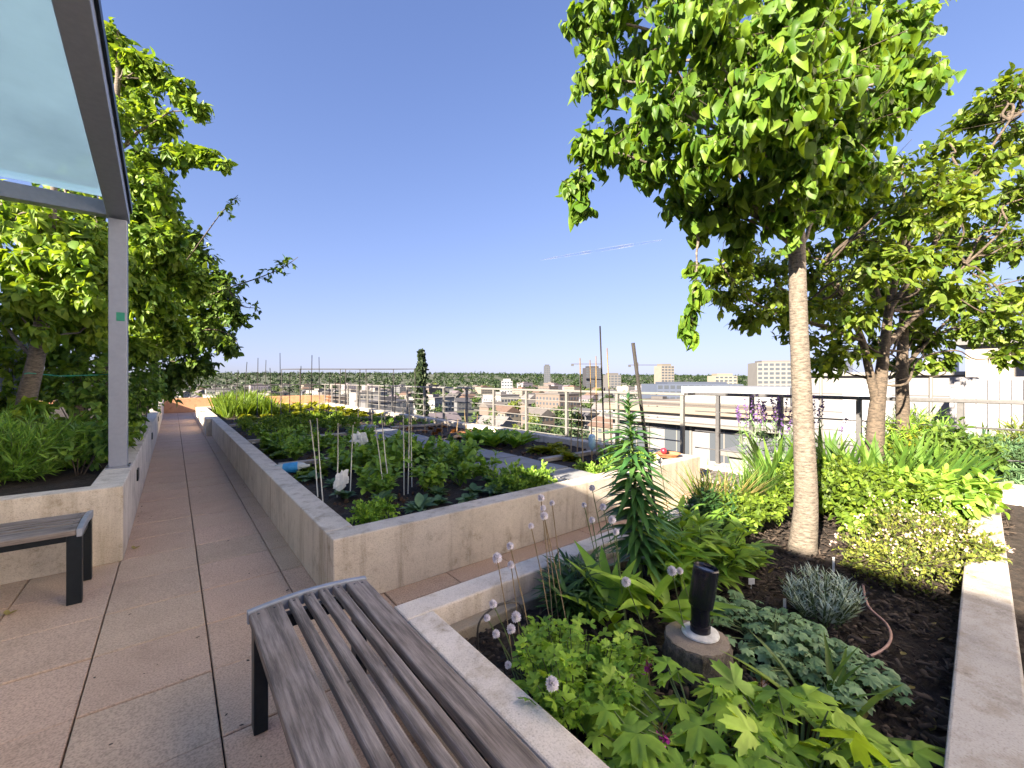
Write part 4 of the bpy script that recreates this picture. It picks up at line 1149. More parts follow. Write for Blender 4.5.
# --- white chive flowers
fl_pts = [(541, 498, 1.9), (552, 503, 1.95), (543, 508, 1.9), (544, 516, 1.85), (531, 526, 1.8), (510, 546, 1.7), (497, 558, 1.65), (511, 565, 1.7), (584, 505, 2.1), (603, 507, 2.1), (592, 520, 2.0), (612, 520, 1.95), (616, 532, 1.9),
          (626, 582, 1.7), (672, 571, 1.7), (680, 571, 1.72), (592, 488, 2.2), (493, 604, 1.62), (487, 618, 1.6), (516, 617, 1.62), (496, 634, 1.55), (511, 629, 1.58), (508, 665, 1.45), (552, 684, 1.25), (642, 468, 2.5), (633, 478, 2.5), (660, 462, 2.6)]
T_PET = T_rhomb(.55)
fproto = None
for i, (x, y, d) in enumerate(fl_pts):
    top = at(x, y, d)
    r_ = empty('chive_flower', (0, 0, 0), label='white pompom chive flower on a thin stalk', cat='flower', group='white pompom flowers of the near bed')
    base = np.array([min(max(top[0] + rng.normal() * .03 + .03, .98), 4), min(top[1] - .02 + rng.normal() * .02 - .06, 1.5), SZ])
    r_.location = base
    MB().tube([np.zeros(3), (top - base) * .5 + np.array([.01, .01, .01]), top - base], .0022, 5).build('stalk', M['stem_brown' if i in (0, 1, 2, 3, 4, 5, 6, 7) else 'stem'], r_, smooth=True)
    if fproto is None:
        lv = LV(); n = 220; dd = unit(rv(n))
        lv.inst(T_PET, dd * .006, dd + rv(n, .25), rv(n), .0095 + .003 * rng.random(n))
        fproto = lv.mesh('pompom'); fproto.materials.append(M['fl_white'])
    o = bpy.data.objects.new('flower_head', fproto); COL.objects.link(o); o.parent = r_; o.location = top - base
    s_ = random.uniform(.75, 1.3); o.scale = (s_, s_, s_)
# magenta geranium blooms
for i, (x, y, d, lab) in enumerate([(663, 738, 1.15, 'magenta geranium bloom at the bottom of the bed'), (648, 668, 1.4, 'magenta geranium bloom with spent stalks left of the stump'), (628, 680, 1.4, 'faded pinkish geranium bloom beside the bright lobed clump'), (762, 688, 1.35, 'faded geranium bloom right of the stump')]):
    top = at(x, y, d); base = np.array([top[0], top[1] - .02, SZ])
    r_ = empty('geranium_bloom', base, label=lab, cat='flower', group='geranium blooms')
    MB().tube([np.zeros(3), top - base], .002, 5).build('stalk', M['stem_brown'], r_)
    lv = LV(); n = 14
    lv.inst(T_leaf(.7, 'oval', .1, .1, 3), (top - base) + rv(n, .006), unit(rv(n)) + np.array([0, 0, .4]), rv(n), .018)
    lv.build('petals', M['fl_mag'] if i < 2 else M['fl_pink'], r_)
    lv = LV(); n = 12
    lv.inst(STICK, (top - base) + rv(n, .004), unit(rv(n)) + np.array([0, 0, .9]), rv(n), np.stack([np.full(n, .0014), np.full(n, .035), np.full(n, .0014)], 1))
    lv.build('seed_heads', M['lf_rust'], r_)

# --- bollard lamp on its stump
b_ = ground(697, 672); sx, sy = b_[0], b_[1]
sp = empty('stump', (sx, sy, SZ), label='short sawn log stump carrying the black garden lamp', cat='stump')
MB().lathe([(.124, -.03), (.121, .02), (.122, .06), (.118, .10), (.117, .128)], (0, 0, 0), 40, .10).build('bark', M['stump'], sp, smooth=True)
MB().lathe([(.112, .120), (.110, .134), (.085, .137), (.06, .136), (.02, .140)], (0, 0, 0), 40, .08).build('cut_face', M['stump_top'], sp)
bl = empty('garden_lamp', (sx + .025, sy + .0, SZ + .140), label='black cylinder garden spotlight standing on the log stump', cat='lamp')
MB().lathe([(.068, 0), (.066, .006), (.045, .010)], n=24).build('base_plate', M['tarnish'], bl, smooth=False)
MB().lathe([(.037, .010), (.037, .035), (.034, .036), (.034, .10), (.030, .12)], n=24).build('neck', M['black_gloss'], bl, smooth=False)
hd = MB().lathe([(.030, 0), (.044, .012), (.046, .05), (.046, .155), (.043, .160), (.040, .150)], n=28).build('head', M['black_gloss'], bl)
hd.location = (0, 0, .095); hd.rotation_euler = (R(5), R(7), 0)

# --- small bits
hp = MB()
h0, h1 = ground(478, 652), ground(524, 634)
mid = (h0 + h1) / 2
hp.tube([h0, h0 + (0, 0, .10), h0 * .85 + h1 * .15 + (0, 0, .145), mid + (0, 0, .165), h0 * .12 + h1 * .88 + (0, 0, .14), h1 + (0, 0, .07)], .0045, 6, smooth=True)
tag(hp.build('irrigation_hoop', M['stake'], smooth=True), 'small black arched irrigation riser in the front corner of the bed', 'pipe')
tb2 = MB().tube([ground(863, 588) + (0, 0, .02), ground(868, 612) + (0, 0, .03), ground(886, 630) + (0, 0, .03), ground(891, 645) + (0, 0, .03), ground(882, 658) + (0, 0, .03), ground(858, 664) + (0, 0, .015), ground(845, 663) + (0, 0, .012)], .0055, 6, smooth=True)
tag(tb2.build('irrigation_tube', M['pink_tube'], smooth=True), 'thin pinkish irrigation tube curling over the bare mulch', 'tube')
def plant_tag(x, y, lab, w=.035, h=.028, hh=.06):
    b_ = ground(x, y); r_ = empty('plant_tag', b_, YAW * -1 + .1, lab, 'plant tag')
    MB().box(-.003, .003, -.002, .002, -.01, hh).build('spike', M['white_plastic'], r_)
    MB().box(-w / 2, w / 2, -.006, -.0025, hh - h, hh + .004).build('card', M['white_plastic'], r_, bevel=.001)
plant_tag(751, 590, 'white rectangular plant tag in the dark clump')
plant_tag(784, 612, 'narrow upright white plant tag on bare mulch', .014, .06, .062)
plant_tag(833, 575, 'slim white plant tag behind the silver lavender', .012, .08, .1)
# pale leaf litter on the mulch
lt = LV()
pts = np.array([ground(x, y) for x, y in [(930, 628), (945, 640), (905, 655), (950, 668), (915, 690), (890, 700), (940, 700), (930, 735), (905, 745), (885, 690), (860, 640), (800, 610), (775, 570), (768, 575)]])
lt.inst(T_leaf(.4, 'oval', .3, -.2, 4), pts + (0, 0, .012), rv(len(pts)) * (1, 1, .1), (0, 0, 1), .03 + .025 * rng.random(len(pts)))
tag(lt.build('leaf_litter', M['lf_straw']), 'pale dry leaves scattered over the mulch', kind='stuff')
for i, (x, y, lab) in enumerate([(134, 549, 'pale fallen leaf on the paving by the left wall corner'), (7, 615, 'pale fallen leaf on the paving at the left bench')]):
    b_ = onz(x, y, .006); o = LV().inst(T_leaf(.6, 'oval', .5, -.2, 4), np.zeros((2, 3)), np.array([[1, .2, .1], [-.3, 1, .2]]), (0, 0, 1), .045).build('fallen_leaf', M['lf_straw'], None, b_)
    tag(o, lab, 'leaf')
# items at the planter corner
tr = MB().lathe([(.10, 0), (.13, .045), (.145, .05), (.125, .04), (.10, .02)], n=20).build('dish', M['terra'], None, loc=tuple(at(668, 448, 5.35) * np.array([1, 1, 0]) + np.array([0, 0, WH + .003])))
tr.scale = (1.25, 1.0, .8)
tag(tr, 'shallow terracotta dish on the far corner of the central planter', 'dish')
rb = MB().lathe([(.022, 0), (.036, .015), (.04, .036), (.033, .06), (.015, .072)], n=16).build('red_pot', M['red'], None, smooth=True, loc=tuple(np.array(tr.location) + np.array([0.0, .06, .03])))
tag(rb, 'small round red pot sitting in the terracotta dish', 'pot')
bw = empty('blue_box', (3.3, -.35, .1), label='blue box lying beyond the right wall of the near bed', cat='box')
MB().box(-.12, .12, -.08, .08, 0, .16).build('body', plain('pale_blue', (.18, .3, .45), .5), bw, bevel=.01)
MB().box(-.125, .125, -.085, .085, .161, .18).build('lid', plain('blue_lid', (.08, .15, .32), .5), bw, bevel=.004)

# ================================================================== vegetable garden (central planter)
VZ = 0.33
def proto_mesh(build): return build
def veg_mesh(kind):
    lv = LV()
    if kind == 'potato':
        for k in range(16):
            a = random.uniform(0, 6.28); L = random.uniform(.08, .24); e = np.array([math.cos(a) * L * .8, math.sin(a) * L * .8, random.uniform(.10, .26)])
            n = 12; t = rng.uniform(.4, 1.05, n)
            lv.inst(OVAL_L, np.outer(t, e), rv(n) * (1, 1, .5) + e / .3, np.array([0, 0, 1.]) + rv(n, .3), .05 + .04 * rng.random(n))
            lv.inst(STICK, np.zeros((1, 3)), e, rv(1), np.array([[.004, np.linalg.norm(e), .004]]))
    elif kind == 'kale':
        n = 22; a = np.arange(n) * 2.4; u = rng.uniform(.25, 1.2, n)
        dr = np.stack([np.cos(a), np.sin(a), u], 1)
        lv.inst(T_leaf(.55, 'oval', .3, .3, 5), np.stack([np.cos(a) * .01, np.sin(a) * .01, rng.random(n) * .06], 1), dr, np.array([0, 0, 1.]) + rv(n, .15), .14 + .08 * rng.random(n))
    elif kind == 'lettuce':
        n = 46; a = np.arange(n) * 2.4; u = np.linspace(.15, 1.6, n)
        lv.inst(T_leaf(.8, 'heart', .5, .35, 5), np.zeros((n, 3)), np.stack([np.cos(a), np.sin(a), u], 1), np.array([0, 0, 1.]) + rv(n, .3), .09 + .06 * rng.random(n))
    elif kind == 'chard':
        n = 26; a = np.arange(n) * 2.4; u = rng.uniform(.6, 2.2, n)
        lv.inst(T_leaf(.45, 'oval', .3, .3, 5), np.zeros((n, 3)), np.stack([np.cos(a), np.sin(a), u], 1), np.array([0, 0, 1.]) + rv(n, .2), .2 + .12 * rng.random(n))
    elif kind == 'grass':
        n = 60; a = rng.random(n) * 6.28
        lv.inst(T_leaf(.05, 'blade', .2, .2, 5), rv(n) * (.05, .05, 0), np.stack([np.cos(a) * .35, np.sin(a) * .35, np.ones(n)], 1), np.array([0, 0, 1.]) + rv(n, .2), .35 + .25 * rng.random(n))
    elif kind == 'bushy':
        spray(lv, None, (0, 0, .22), (.22, .22, .20), 60, 7, OVAL_L, .06, -.1)
    elif kind == 'herb':
        spray(lv, None, (0, 0, .07), (.13, .13, .09), 60, 8, T_rhomb(.6), .032, -.4)
    return lv.mesh(kind)
VEG = {}
def veg(kind, name, matk, label, cat, group, spots, smin=.8, smax=1.25):
    key = (kind, matk)
    if key not in VEG:
        VEG[key] = [veg_mesh(kind) for _ in range(3)]
        for me in VEG[key]: me.materials.append(M[matk])
    for (x, y) in spots:
        o = bpy.data.objects.new(name, random.choice(VEG[key])); COL.objects.link(o)
        o.location = (x, y, VZ - .005); o.rotation_euler = (random.uniform(-.1, .1), random.uniform(-.1, .1), random.uniform(0, 6.28))
        s_ = random.uniform(smin, smax); o.scale = (s_, s_, s_ * random.uniform(.85, 1.15))
        tag(o, label, cat, group)
def rows(x0, x1, y0, y1, dx, dy, j=.05, skip=.08):
    out = []
    for x in np.arange(x0, x1, dx):
        for y in np.arange(y0, y1, dy):
            if random.random() > skip: out.append((x + random.gauss(0, j), y + random.gauss(0, j)))
    return out
# near plot (shaded): potatoes, kale by the front wall, parsley tuft in the corner
veg('potato', 'potato_plant', 'lf_veg', 'leafy green potato plant in the shaded near plot', 'plant', 'potato plants of the near plot', rows(1.55, 2.75, 3.75, 5.6, .36, .36), .95, 1.35)
veg('potato', 'potato_plant', 'lf_veg', 'leafy potato plant in the second plot behind the canes', 'plant', 'potato plants of the second plot', rows(1.25, 2.6, 6.1, 7.9, .42, .42, .08, .25), .8, 1.15)
veg('kale', 'kale_plant', 'lf_kale', 'blue green kale plant along the front planter wall', 'plant', 'kale along the front wall', [(1.55, 3.12), (1.78, 3.22), (2.0, 3.1), (2.2, 3.3), (1.9, 3.45), (2.35, 3.15), (1.4, 3.5), (2.5, 3.45), (1.2, 3.9), (1.25, 4.4), (1.15, 4.85)], .5, .8)
veg('herb', 'parsley', 'lf_bright', 'bright green parsley tuft in the front corner of the planter', 'plant', 'parsley tufts in the front corner', [(1.10, 3.05), (1.24, 3.12), (1.17, 3.2)], 1.0, 1.25)
veg('herb', 'thyme_plant', 'lf_veg', 'low green herb cushion by the front wall before the slabs', 'plant', 'herb cushions before the slabs', [(2.55, 3.05), (2.7, 3.12), (2.62, 3.25), (2.8, 3.02), (2.85, 3.22), (2.45, 3.2)], 1.2, 1.6)
veg('lettuce', 'lettuce', 'lf_lime', 'small lettuce beside the path wall', 'plant', 'lettuces by the path wall', [(1.1, 5.0), (1.2, 5.3), (1.1, 5.45), (1.3, 5.1), (1.12, 6.5), (1.12, 7.0), (1.15, 7.6)], .7, 1.1)
veg('bushy', 'bean_plant', 'lf_left', 'dense low bean bush in the plot beyond the white board', 'plant', 'bean bushes beyond the board', rows(1.2, 3.0, 8.8, 11.3, .42, .42), .6, .95)
# right strip of plots (sunlit)
veg('chard', 'chard', 'lf_bright', 'tall yellow green chard in the sunny plot by the railing', 'plant', 'chard of the sunny plot', [(4.1, 5.75), (4.3, 5.5), (4.0, 5.4), (4.45, 5.8), (4.2, 5.15), (4.5, 5.3), (3.9, 5.9), (4.25, 6.1)], .9, 1.25)
veg('lettuce', 'lettuce', 'lf_yellow', 'yellow green lettuce on the sunny soil near the railing', 'plant', 'yellow lettuces on the sunny soil', [(4.3, 4.5), (4.45, 4.35), (4.2, 4.65), (4.55, 4.6), (4.25, 4.2), (4.15, 3.9)], .9, 1.3)
veg('herb', 'herb_plant', 'lf_veg', 'low herbs at the right end behind the front wall', 'plant', 'herbs behind the front wall', [(3.7, 3.1), (3.9, 3.05), (4.1, 3.15), (4.3, 3.05), (4.5, 3.2), (4.7, 3.1), (3.75, 3.35), (4.85, 3.3)], .9, 1.5)
veg('bushy', 'leafy_herb', 'lf_bright', 'bushy green herb in the far corner behind the lily', 'plant', 'bushy herbs of the corner', [(4.55, 3.35), (4.75, 3.5), (4.3, 3.4)], .6, .8)
veg('lettuce', 'lettuce', 'lf_rust', 'bronze lettuce on the dry sunny soil', 'plant', 'bronze lettuces', rows(4.0, 4.9, 6.6, 8.6, .38, .42), .5, .8)
veg('lettuce', 'lettuce', 'lf_yellow', 'golden lettuce in the far sunny plots', 'plant', 'golden lettuces of the far plots', rows(1.7, 4.9, 11.8, 14.6, .36, .42, .08, .12), .9, 1.4)
veg('chard', 'chard', 'lf_yellow', 'golden chard in the far sunny plots', 'plant', 'golden chard of the far plots', rows(2.2, 4.9, 15.0, 18.3, .55, .6, .1, .15), .8, 1.1)
veg('grass', 'garlic_plant', 'lf_lime', 'tall grassy garlic in the far left plot', 'plant', 'garlic of the far left plot', rows(1.2, 2.4, 14.2, 17.6, .26, .38, .06, .1), .9, 1.4)
veg('herb', 'seedling', 'lf_veg', 'low seedling in the dark soil of the middle plots', 'plant', 'seedlings of the middle plots', rows(3.7, 4.9, 9.0, 11.4, .3, .3, .04, .3) + rows(3.75, 4.9, 6.3, 6.6, .3, .3), .4, .8)
# stepping slabs
ss = None
for k, (x, y) in enumerate([(2.95, 3.2), (3.4, 3.2), (2.97, 3.68), (3.42, 3.68), (3.45, 4.16), (3.0, 4.16), (3.44, 4.64), (3.42, 5.12), (3.4, 6.1), (3.02, 6.1), (3.38, 6.6), (2.95, 6.6), (3.4, 7.1), (2.95, 7.1), (3.4, 7.6), (2.95, 7.6), (3.4, 8.1), (2.95, 8.1), (3.4, 8.6), (2.95, 8.6), (3.4, 9.5)]):
    if ss is None:
        ss = MB().box(-.21, .21, -.225, .225, -.02, .035).mesh('slab'); ss.materials.append(M['slab'])
    o = bpy.data.objects.new('stepping_slab', ss); COL.objects.link(o)
    o.location = (x, y, VZ + random.uniform(0, .01)); o.rotation_euler = (random.uniform(-.02, .02), random.uniform(-.02, .02), random.uniform(-.05, .05))
    tag(o, 'grey concrete stepping slab between the vegetable plots', 'slab', 'stepping slabs')
# boards
for k, (x0, x1, y, lab) in enumerate([(.98, 2.6, 8.35, 'pale board edging across the shaded plot'), (1.0, 2.6, 5.78, 'weathered board edging behind the near potatoes'), (3.7, 5.0, 4.0, 'pale board edging in the sunny plot'), (3.7, 5.0, 8.8, 'board edging beside the far slabs'), (1.0, 4.9, 11.55, 'long board edging before the golden plots')]):
    o = MB().box(-(x1 - x0) / 2, (x1 - x0) / 2, -.05, .05, 0, .05).build('edging_board', M['board'], None, bevel=.004, loc=((x0 + x1) / 2, y, VZ + .005)); o.rotation_euler = (0, 0, random.uniform(-.02, .02))
    tag(o, lab, 'board')
# canes
def cane(name, a, b, r, m, lab, group):
    a = np.asarray(a, float); b = np.asarray(b, float)
    o = MB().tube([np.zeros(3), (b - a) * .5 + rng.normal(size=3) * .004, b - a], [r, r * .9, r * .8], 6).build(name, m, None, smooth=True, loc=tuple(a)); tag(o, lab, 'cane', group)
G = 'white canes of the near plot'
for (bx, by, tx, ty, d) in [(318, 500, 310, 420, 3.75), (323, 503, 317, 418, 3.75), (337, 500, 338, 423, 3.8), (350, 498, 353, 425, 3.85), (384, 498, 375, 425, 3.9), (390, 496, 381, 412, 3.9), (404, 495, 403, 408, 3.95), (408, 494, 409, 410, 3.95), (412, 490, 411, 415, 4.0)]:
    a = onz(bx, by, .30); b = at(tx, ty, np.dot(a, [SA, CA, 0]))
    cane('plant_cane', a, b, .0055, M['cane'], 'thin white cane standing in the near vegetable plot', G)
G = 'thin dark stakes of the far plots'
for (bx, by, tx, ty, z) in [(243, 418, 247, 362, .3), (257, 420, 258, 358, .3), (281, 420, 280, 353, .3), (311, 425, 312, 355, .3), (320, 418, 319, 357, .3), (264, 415, 266, 360, .3), (345, 415, 345, 380, .3), (290, 425, 290, 372, .3), (228, 415, 226, 375, .3), (372, 425, 372, 385, .3), (236, 416, 238, 370, .3), (272, 422, 270, 368, .3), (300, 424, 301, 366, .3), (328, 424, 330, 372, .3), (337, 428, 335, 378, .3), (358, 426, 360, 376, .3), (385, 427, 384, 380, .3), (394, 430, 396, 384, .3), (215, 413, 216, 378, .3)]:
    a = onz(bx, by, z); b = at(tx, ty, np.dot(a, [SA, CA, 0]))
    cane('plant_stake', a, b, .010, M['stake'], 'tall dark stake in the far vegetable plots', G)
G = 'bamboo stakes behind the lily'
for (bx, by, tx, ty) in [(605, 470, 600, 326), (612, 462, 607, 348), (583, 465, 580, 358), (592, 462, 590, 360), (597, 458, 596, 356), (577, 455, 579, 410), (571, 452, 572, 405)]:
    a = onz(bx, by, .3); b = at(tx, ty, np.dot(a, [SA, CA, 0]))
    cane('bamboo_stake', a, b, .009 if ty > 330 else .012, M['bamboo'] if ty > 330 else M['stake'], 'tall bamboo stake in the sunny plot behind the lily', G)
G = 'short bamboo canes by the railing'
for (bx, by) in [(448, 432), (457, 436), (400, 440), (442, 438), (466, 430), (425, 436), (437, 428), (410, 425), (476, 434)]:
    a = onz(bx, by, .3); b = a + np.array([rng.normal() * .03, rng.normal() * .03, random.uniform(.3, .55)])
    cane('bamboo_cane', a, b, .006, M['bamboo'], 'short bamboo cane in the sunny soil by the railing', G)
# white cross pipe over canes, netting, bags, bucket
o = MB().tube([onz(252, 443, .40), onz(345, 433, .42)], .010, 6).build('white_pipe', M['cane'], smooth=True); tag(o, 'white pipe laid across the shaded plot', 'pipe')
def bag(x, y, d, w, h, lab, name='plastic_bag'):
    c = at(x, y, d); lv = T_ico(3, .22); v = lv[0] * np.array([w, w * .22, h]) * (1 + .14 * np.sin(lv[0][:, :1] * 7 + lv[0][:, 2:3] * 5)); 
    me = bpy.data.meshes.new(name); me.from_pydata(v, [], lv[1]); o = link(name, me, M['white_plastic'], None, tuple(c)); o.rotation_euler = (.1, .35, -YAW + .3); tag(o, lab, 'bag')
bag(341, 481, 3.8, .055, .10, 'crumpled white plastic bag tied to a cane in the near plot')
bag(359, 440, 5.6, .10, .10, 'white plastic bag on the soil before the slabs')
bk = onz(290, 468, VZ + .06); bq = empty('plastic_bottle', bk, label='plastic bottle with a blue sleeve lying by the path wall', cat='bottle')
MB().lathe([(.03, -.16), (.055, -.15), (.058, -.07), (.058, .09), (.045, .14), (.018, .18), (.018, .21)], n=18).build('body', plain('clear_plastic', (.5, .53, .5), .25), bq, smooth=True)
MB().lathe([(.0585, -.068), (.061, -.064), (.061, .082), (.0585, .086)], n=18).build('sleeve', M['blue'], bq, smooth=True)
bq.rotation_euler = (R(86), 0, R(70))
cr = onz(329, 423, VZ); o = empty('plant_pot', cr, label='black square pot at the edge of the golden plot', cat='pot')
MB().hexa([(-.1, -.1, 0), (.1, -.1, 0), (.1, .1, 0), (-.1, .1, 0), (-.13, -.13, .24), (.13, -.13, .24), (.13, .13, .24), (-.13, .13, .24)]).build('body', M['stake'], o, bevel=.01)
MB().box(-.14, .14, -.14, .14, .2405, .262).build('rim', M['stake'], o, bevel=.006)
bo = onz(592, 462, VZ); o = empty('water_bottle', bo, label='pale blue plastic bottle upside down on a stake behind the lily', cat='bottle')
MB().lathe([(.014, .15), (.02, .17), (.045, .21), (.047, .33), (.03, .36)], n=14).build('body', plain('bottle_plastic', (.35, .55, .72), .2), o, smooth=True)
MB().tube([(0, 0, -.02), (0, 0, .15)], .008, 6).build('stick', M['bamboo'], o)
# trellis frames at the far end
for k, (xa, xb, d) in enumerate([(300, 360, 17), (366, 415, 16.5)]):
    a, b = at(xa, 369, d), at(xb, 369, d)
    o = empty('trellis', (a[0], a[1], 0.32), label=['left thin pole trellis frame above the far plots', 'right thin pole trellis frame above the far plots'][k], cat='trellis')
    la = np.array([a[0], a[1], .32])
    dvec = np.array([-.5, .9, 0])
    for q, p in enumerate([a, b, b + dvec, a + dvec]):
        MB().tube([np.array([p[0], p[1], .3]) - la, p - la], .014, 6).build('pole', M['stake'], o)
    for p, q in [(a, b), (b, b + dvec), (b + dvec, a + dvec), (a + dvec, a)]:
        MB().tube([p - la, q - la], .014, 6).build('rail', M['stake'], o)

# contrail high in the sky
cm_, ct, cb = new_mat('contrail_vapour')
ct_t = N(ct, 'ShaderNodeBsdfTransparent'); ct_d = N(ct, 'ShaderNodeBsdfTranslucent'); ct_d.inputs['Color'].default_value = (.9, .9, .9, 1)
tcx = N(ct, 'ShaderNodeTexCoord'); nx_ = N(ct, 'ShaderNodeTexNoise', Scale=.004, Detail=6.0); ct.links.new(tcx.outputs['Object'], nx_.inputs['Vector'])
rr_ = ramp(ct, [(.35, (0, 0, 0)), (.7, (.35, .35, .35))]); ct.links.new(nx_.outputs['Fac'], rr_.inputs['Fac'])
mxs = N(ct, 'ShaderNodeMixShader'); ct.links.new(rr_.outputs['Color'], mxs.inputs[0]); ct.links.new(ct_t.outputs[0], mxs.inputs[1]); ct.links.new(ct_d.outputs[0], mxs.inputs[2])
ct.links.new(mxs.outputs[0], ct.nodes['Material Output'].inputs['Surface'])
ca, cb_ = at(540, 260, 9000), at(662, 240, 9000)
tag(MB().tube([ca * (1 - t) + cb_ * t for t in np.linspace(0, 1, 9)], [6, 16, 26, 30, 34, 34, 32, 24, 8], 10).build('contrail', cm_, smooth=True), 'faint white contrail high in the blue sky', kind='structure')
# specks of leaf litter on the paving
n = 150; px = rng.uniform(-.3, .75, n); py = np.concatenate([rng.uniform(1.2, 8, 110), rng.uniform(8, 20, 40)])
k_ = rng.random(n) < .55; px = np.where(k_, np.where(rng.random(n) < .5, -.28 + .08 * rng.random(n), .74 - .08 * rng.random(n)), px); px[py < 2.8] = rng.uniform(-1.2, .7, (py < 2.8).sum())
tag(LV().inst(T_leaf(.5, 'oval', .3, -.15, 3), np.stack([px, py, np.full(n, .004)], 1), rv(n) * (1, 1, .05), np.array([0, 0, 1.]), .008 + .02 * rng.random(n) ** 2).build('leaf_litter', M['mulch']), 'specks of dry leaf litter along the paving', kind='stuff')
# ================================================================== the city below
GZ = -20.0
def hill(d, u):
    t = np.clip((d - 500) / 1300.0, 0, 1); t = t * t * (3 - 2 * t)
    return GZ + t * (44 - 14 * np.clip((u + .2) * 1.2, 0, 1)) + 0 * d
me_v = []
us = np.linspace(-1.6, 1.9, 80); dsx = np.concatenate([[12, 30, 60, 100, 160, 240, 330, 430, 500], np.linspace(580, 2400, 26), [3000, 4500, 8000]])
V_ = []
for d in dsx:
    for u in us:
        p = at(512 + u * F_PX, HOR, d); V_.append((p[0], p[1], float(hill(d, u)) + (2.5 * math.sin(p[0] * .01) * math.cos(p[1] * .013) if 700 < d < 2500 else 0)))
idx = np.arange(len(V_)).reshape(len(dsx), len(us))
Fq = np.stack([idx[:-1, :-1], idx[:-1, 1:], idx[1:, 1:], idx[1:, :-1]], -1).reshape(-1, 4)
me = bpy.data.meshes.new('terrain'); me.from_pydata(V_, [], Fq); me.update()
def ground_mat():
    m, nt, b = new_mat('city_ground')
    tc = N(nt, 'ShaderNodeTexCoord')
    n = N(nt, 'ShaderNodeTexNoise', Scale=0.03, Detail=8.0, Roughness=.7)
    nt.links.new(tc.outputs['Object'], n.inputs['Vector'])
    r = ramp(nt, [(.35, (.016, .030, .010)), (.5, (.035, .048, .018)), (.60, (.09, .09, .075)), (.7, (.15, .14, .13))])
    nt.links.new(n.outputs['Fac'], r.inputs['Fac']); nt.links.new(r.outputs['Color'], b.inputs['Base Color'])
    b.inputs['Roughness'].default_value = .95
    return m
tag(link('terrain', me, ground_mat(), smooth=True), kind='structure')
gp = MB().add([(-9000, -9000, GZ - .5), (9000, -9000, GZ - .5), (9000, 9000, GZ - .5), (-9000, 9000, GZ - .5)], [(0, 1, 2, 3)]).build('ground', bpy.data.materials['city_ground'])
tag(gp, kind='structure')

# far wooded ridge, one mass
fo = LV(); n = 5200
d = 620 + 1500 * rng.random(n) ** .8; u = rng.uniform(-1.35, 1.35, n)
zz = hill(d, u)
P_ = np.stack([d * SA + u * d * CA, d * CA - u * d * SA, zz + 3], 1)
tall = np.where(rng.random(n) < .12, 1.9, 1.0) * rng.uniform(.6, 1.2, n)
for _ in range(26):
    dd = unit(rv(n)); s_ = 4.2
    pos = P_ + dd * np.stack([s_ * (.5 + .7 * rng.random(n)) / tall ** .7, s_ * (.5 + .7 * rng.random(n)) / tall ** .7, 4.6 * tall * rng.random(n) ** .4], 1) + np.array([0, 0, 2.0]) * tall[:, None]
    fo.inst(T_rhomb(.9), pos, rv(n), dd + np.array([0, 0, .5]), 2.2 + 2.2 * rng.random(n))
tag(fo.build('forest', leaf_mat('forest_leaf', (.008, .022, .008), (.035, .060, .016), .1)), 'dense line of trees along the horizon', kind='stuff')

# city trees as individuals
def crown_blob(n, w, h):
    lv = LV()
    for _ in range(7):
        c = np.array([rng.normal() * w * .4, rng.normal() * w * .4, h * random.uniform(.35, .8)])
        dd = unit(rv(n)); pos = c + dd * rng.random((n, 1)) ** .4 * w * .5
        lv.inst(T_rhomb(.9), pos, rv(n), dd + np.array([0, 0, .6]), .9 + .6 * rng.random(n))
    return lv.mesh('tree_crown')
tree_protos = []
for k in range(4):
    me = crown_blob(70, 5.0 + k * .5, 10.0); me.materials.append([leaf_mat('city_leaf_a', (.035, .075, .02), (.11, .17, .04)), leaf_mat('city_leaf_b', (.025, .055, .02), (.07, .11, .03)), leaf_mat('city_leaf_c', (.07, .11, .02), (.2, .24, .04)), leaf_mat('city_leaf_d', (.03, .06, .03), (.09, .13, .05))][k])
    tk = MB().tube([(0, 0, 0), (0, 0, 5)], [.35, .2], 6).mesh('tree_trunk'); tk.materials.append(M['bark_dark'])
    tree_protos.append((me, tk))
def city_tree(p, s, k):
    o = empty('city_tree', p, random.uniform(0, 6), ['green street tree among the houses below the terrace', 'dark dense tree among the houses below the terrace', 'yellow green tree among the houses below the terrace', 'muted green tree among the houses below the terrace'][k], 'tree', 'trees among the houses')
    o.scale = (s, s, s)
    for nm_, me in zip(('crown', 'trunk'), tree_protos[k]):
        c = bpy.data.objects.new(nm_, me); COL.objects.link(c); c.parent = o
occupied = []
def free(x, y, r):
    for a, b, c in occupied:
        if (a - x) ** 2 + (b - y) ** 2 < (r + c) ** 2: return False
    occupied.append((x, y, r)); return True
house_cols = [((.34, .33, .31), (.09, .085, .085)), ((.27, .24, .20), (.13, .085, .065)), ((.42, .41, .39), (.17, .16, .16)), ((.17, .175, .19), (.07, .07, .08)), ((.19, .15, .13), (.12, .11, .105)), ((.30, .27, .31), (.14, .12, .135))]
hm = [(plain('house_wall', tuple(np.array(a) * .6), .8, noise=.06, scale=.5), plain('house_roof', tuple(np.array(b) * .8), .8, noise=.15, scale=1.0)) for a, b in house_cols]
win_m = plain('house_window', (.06, .07, .085), .25)
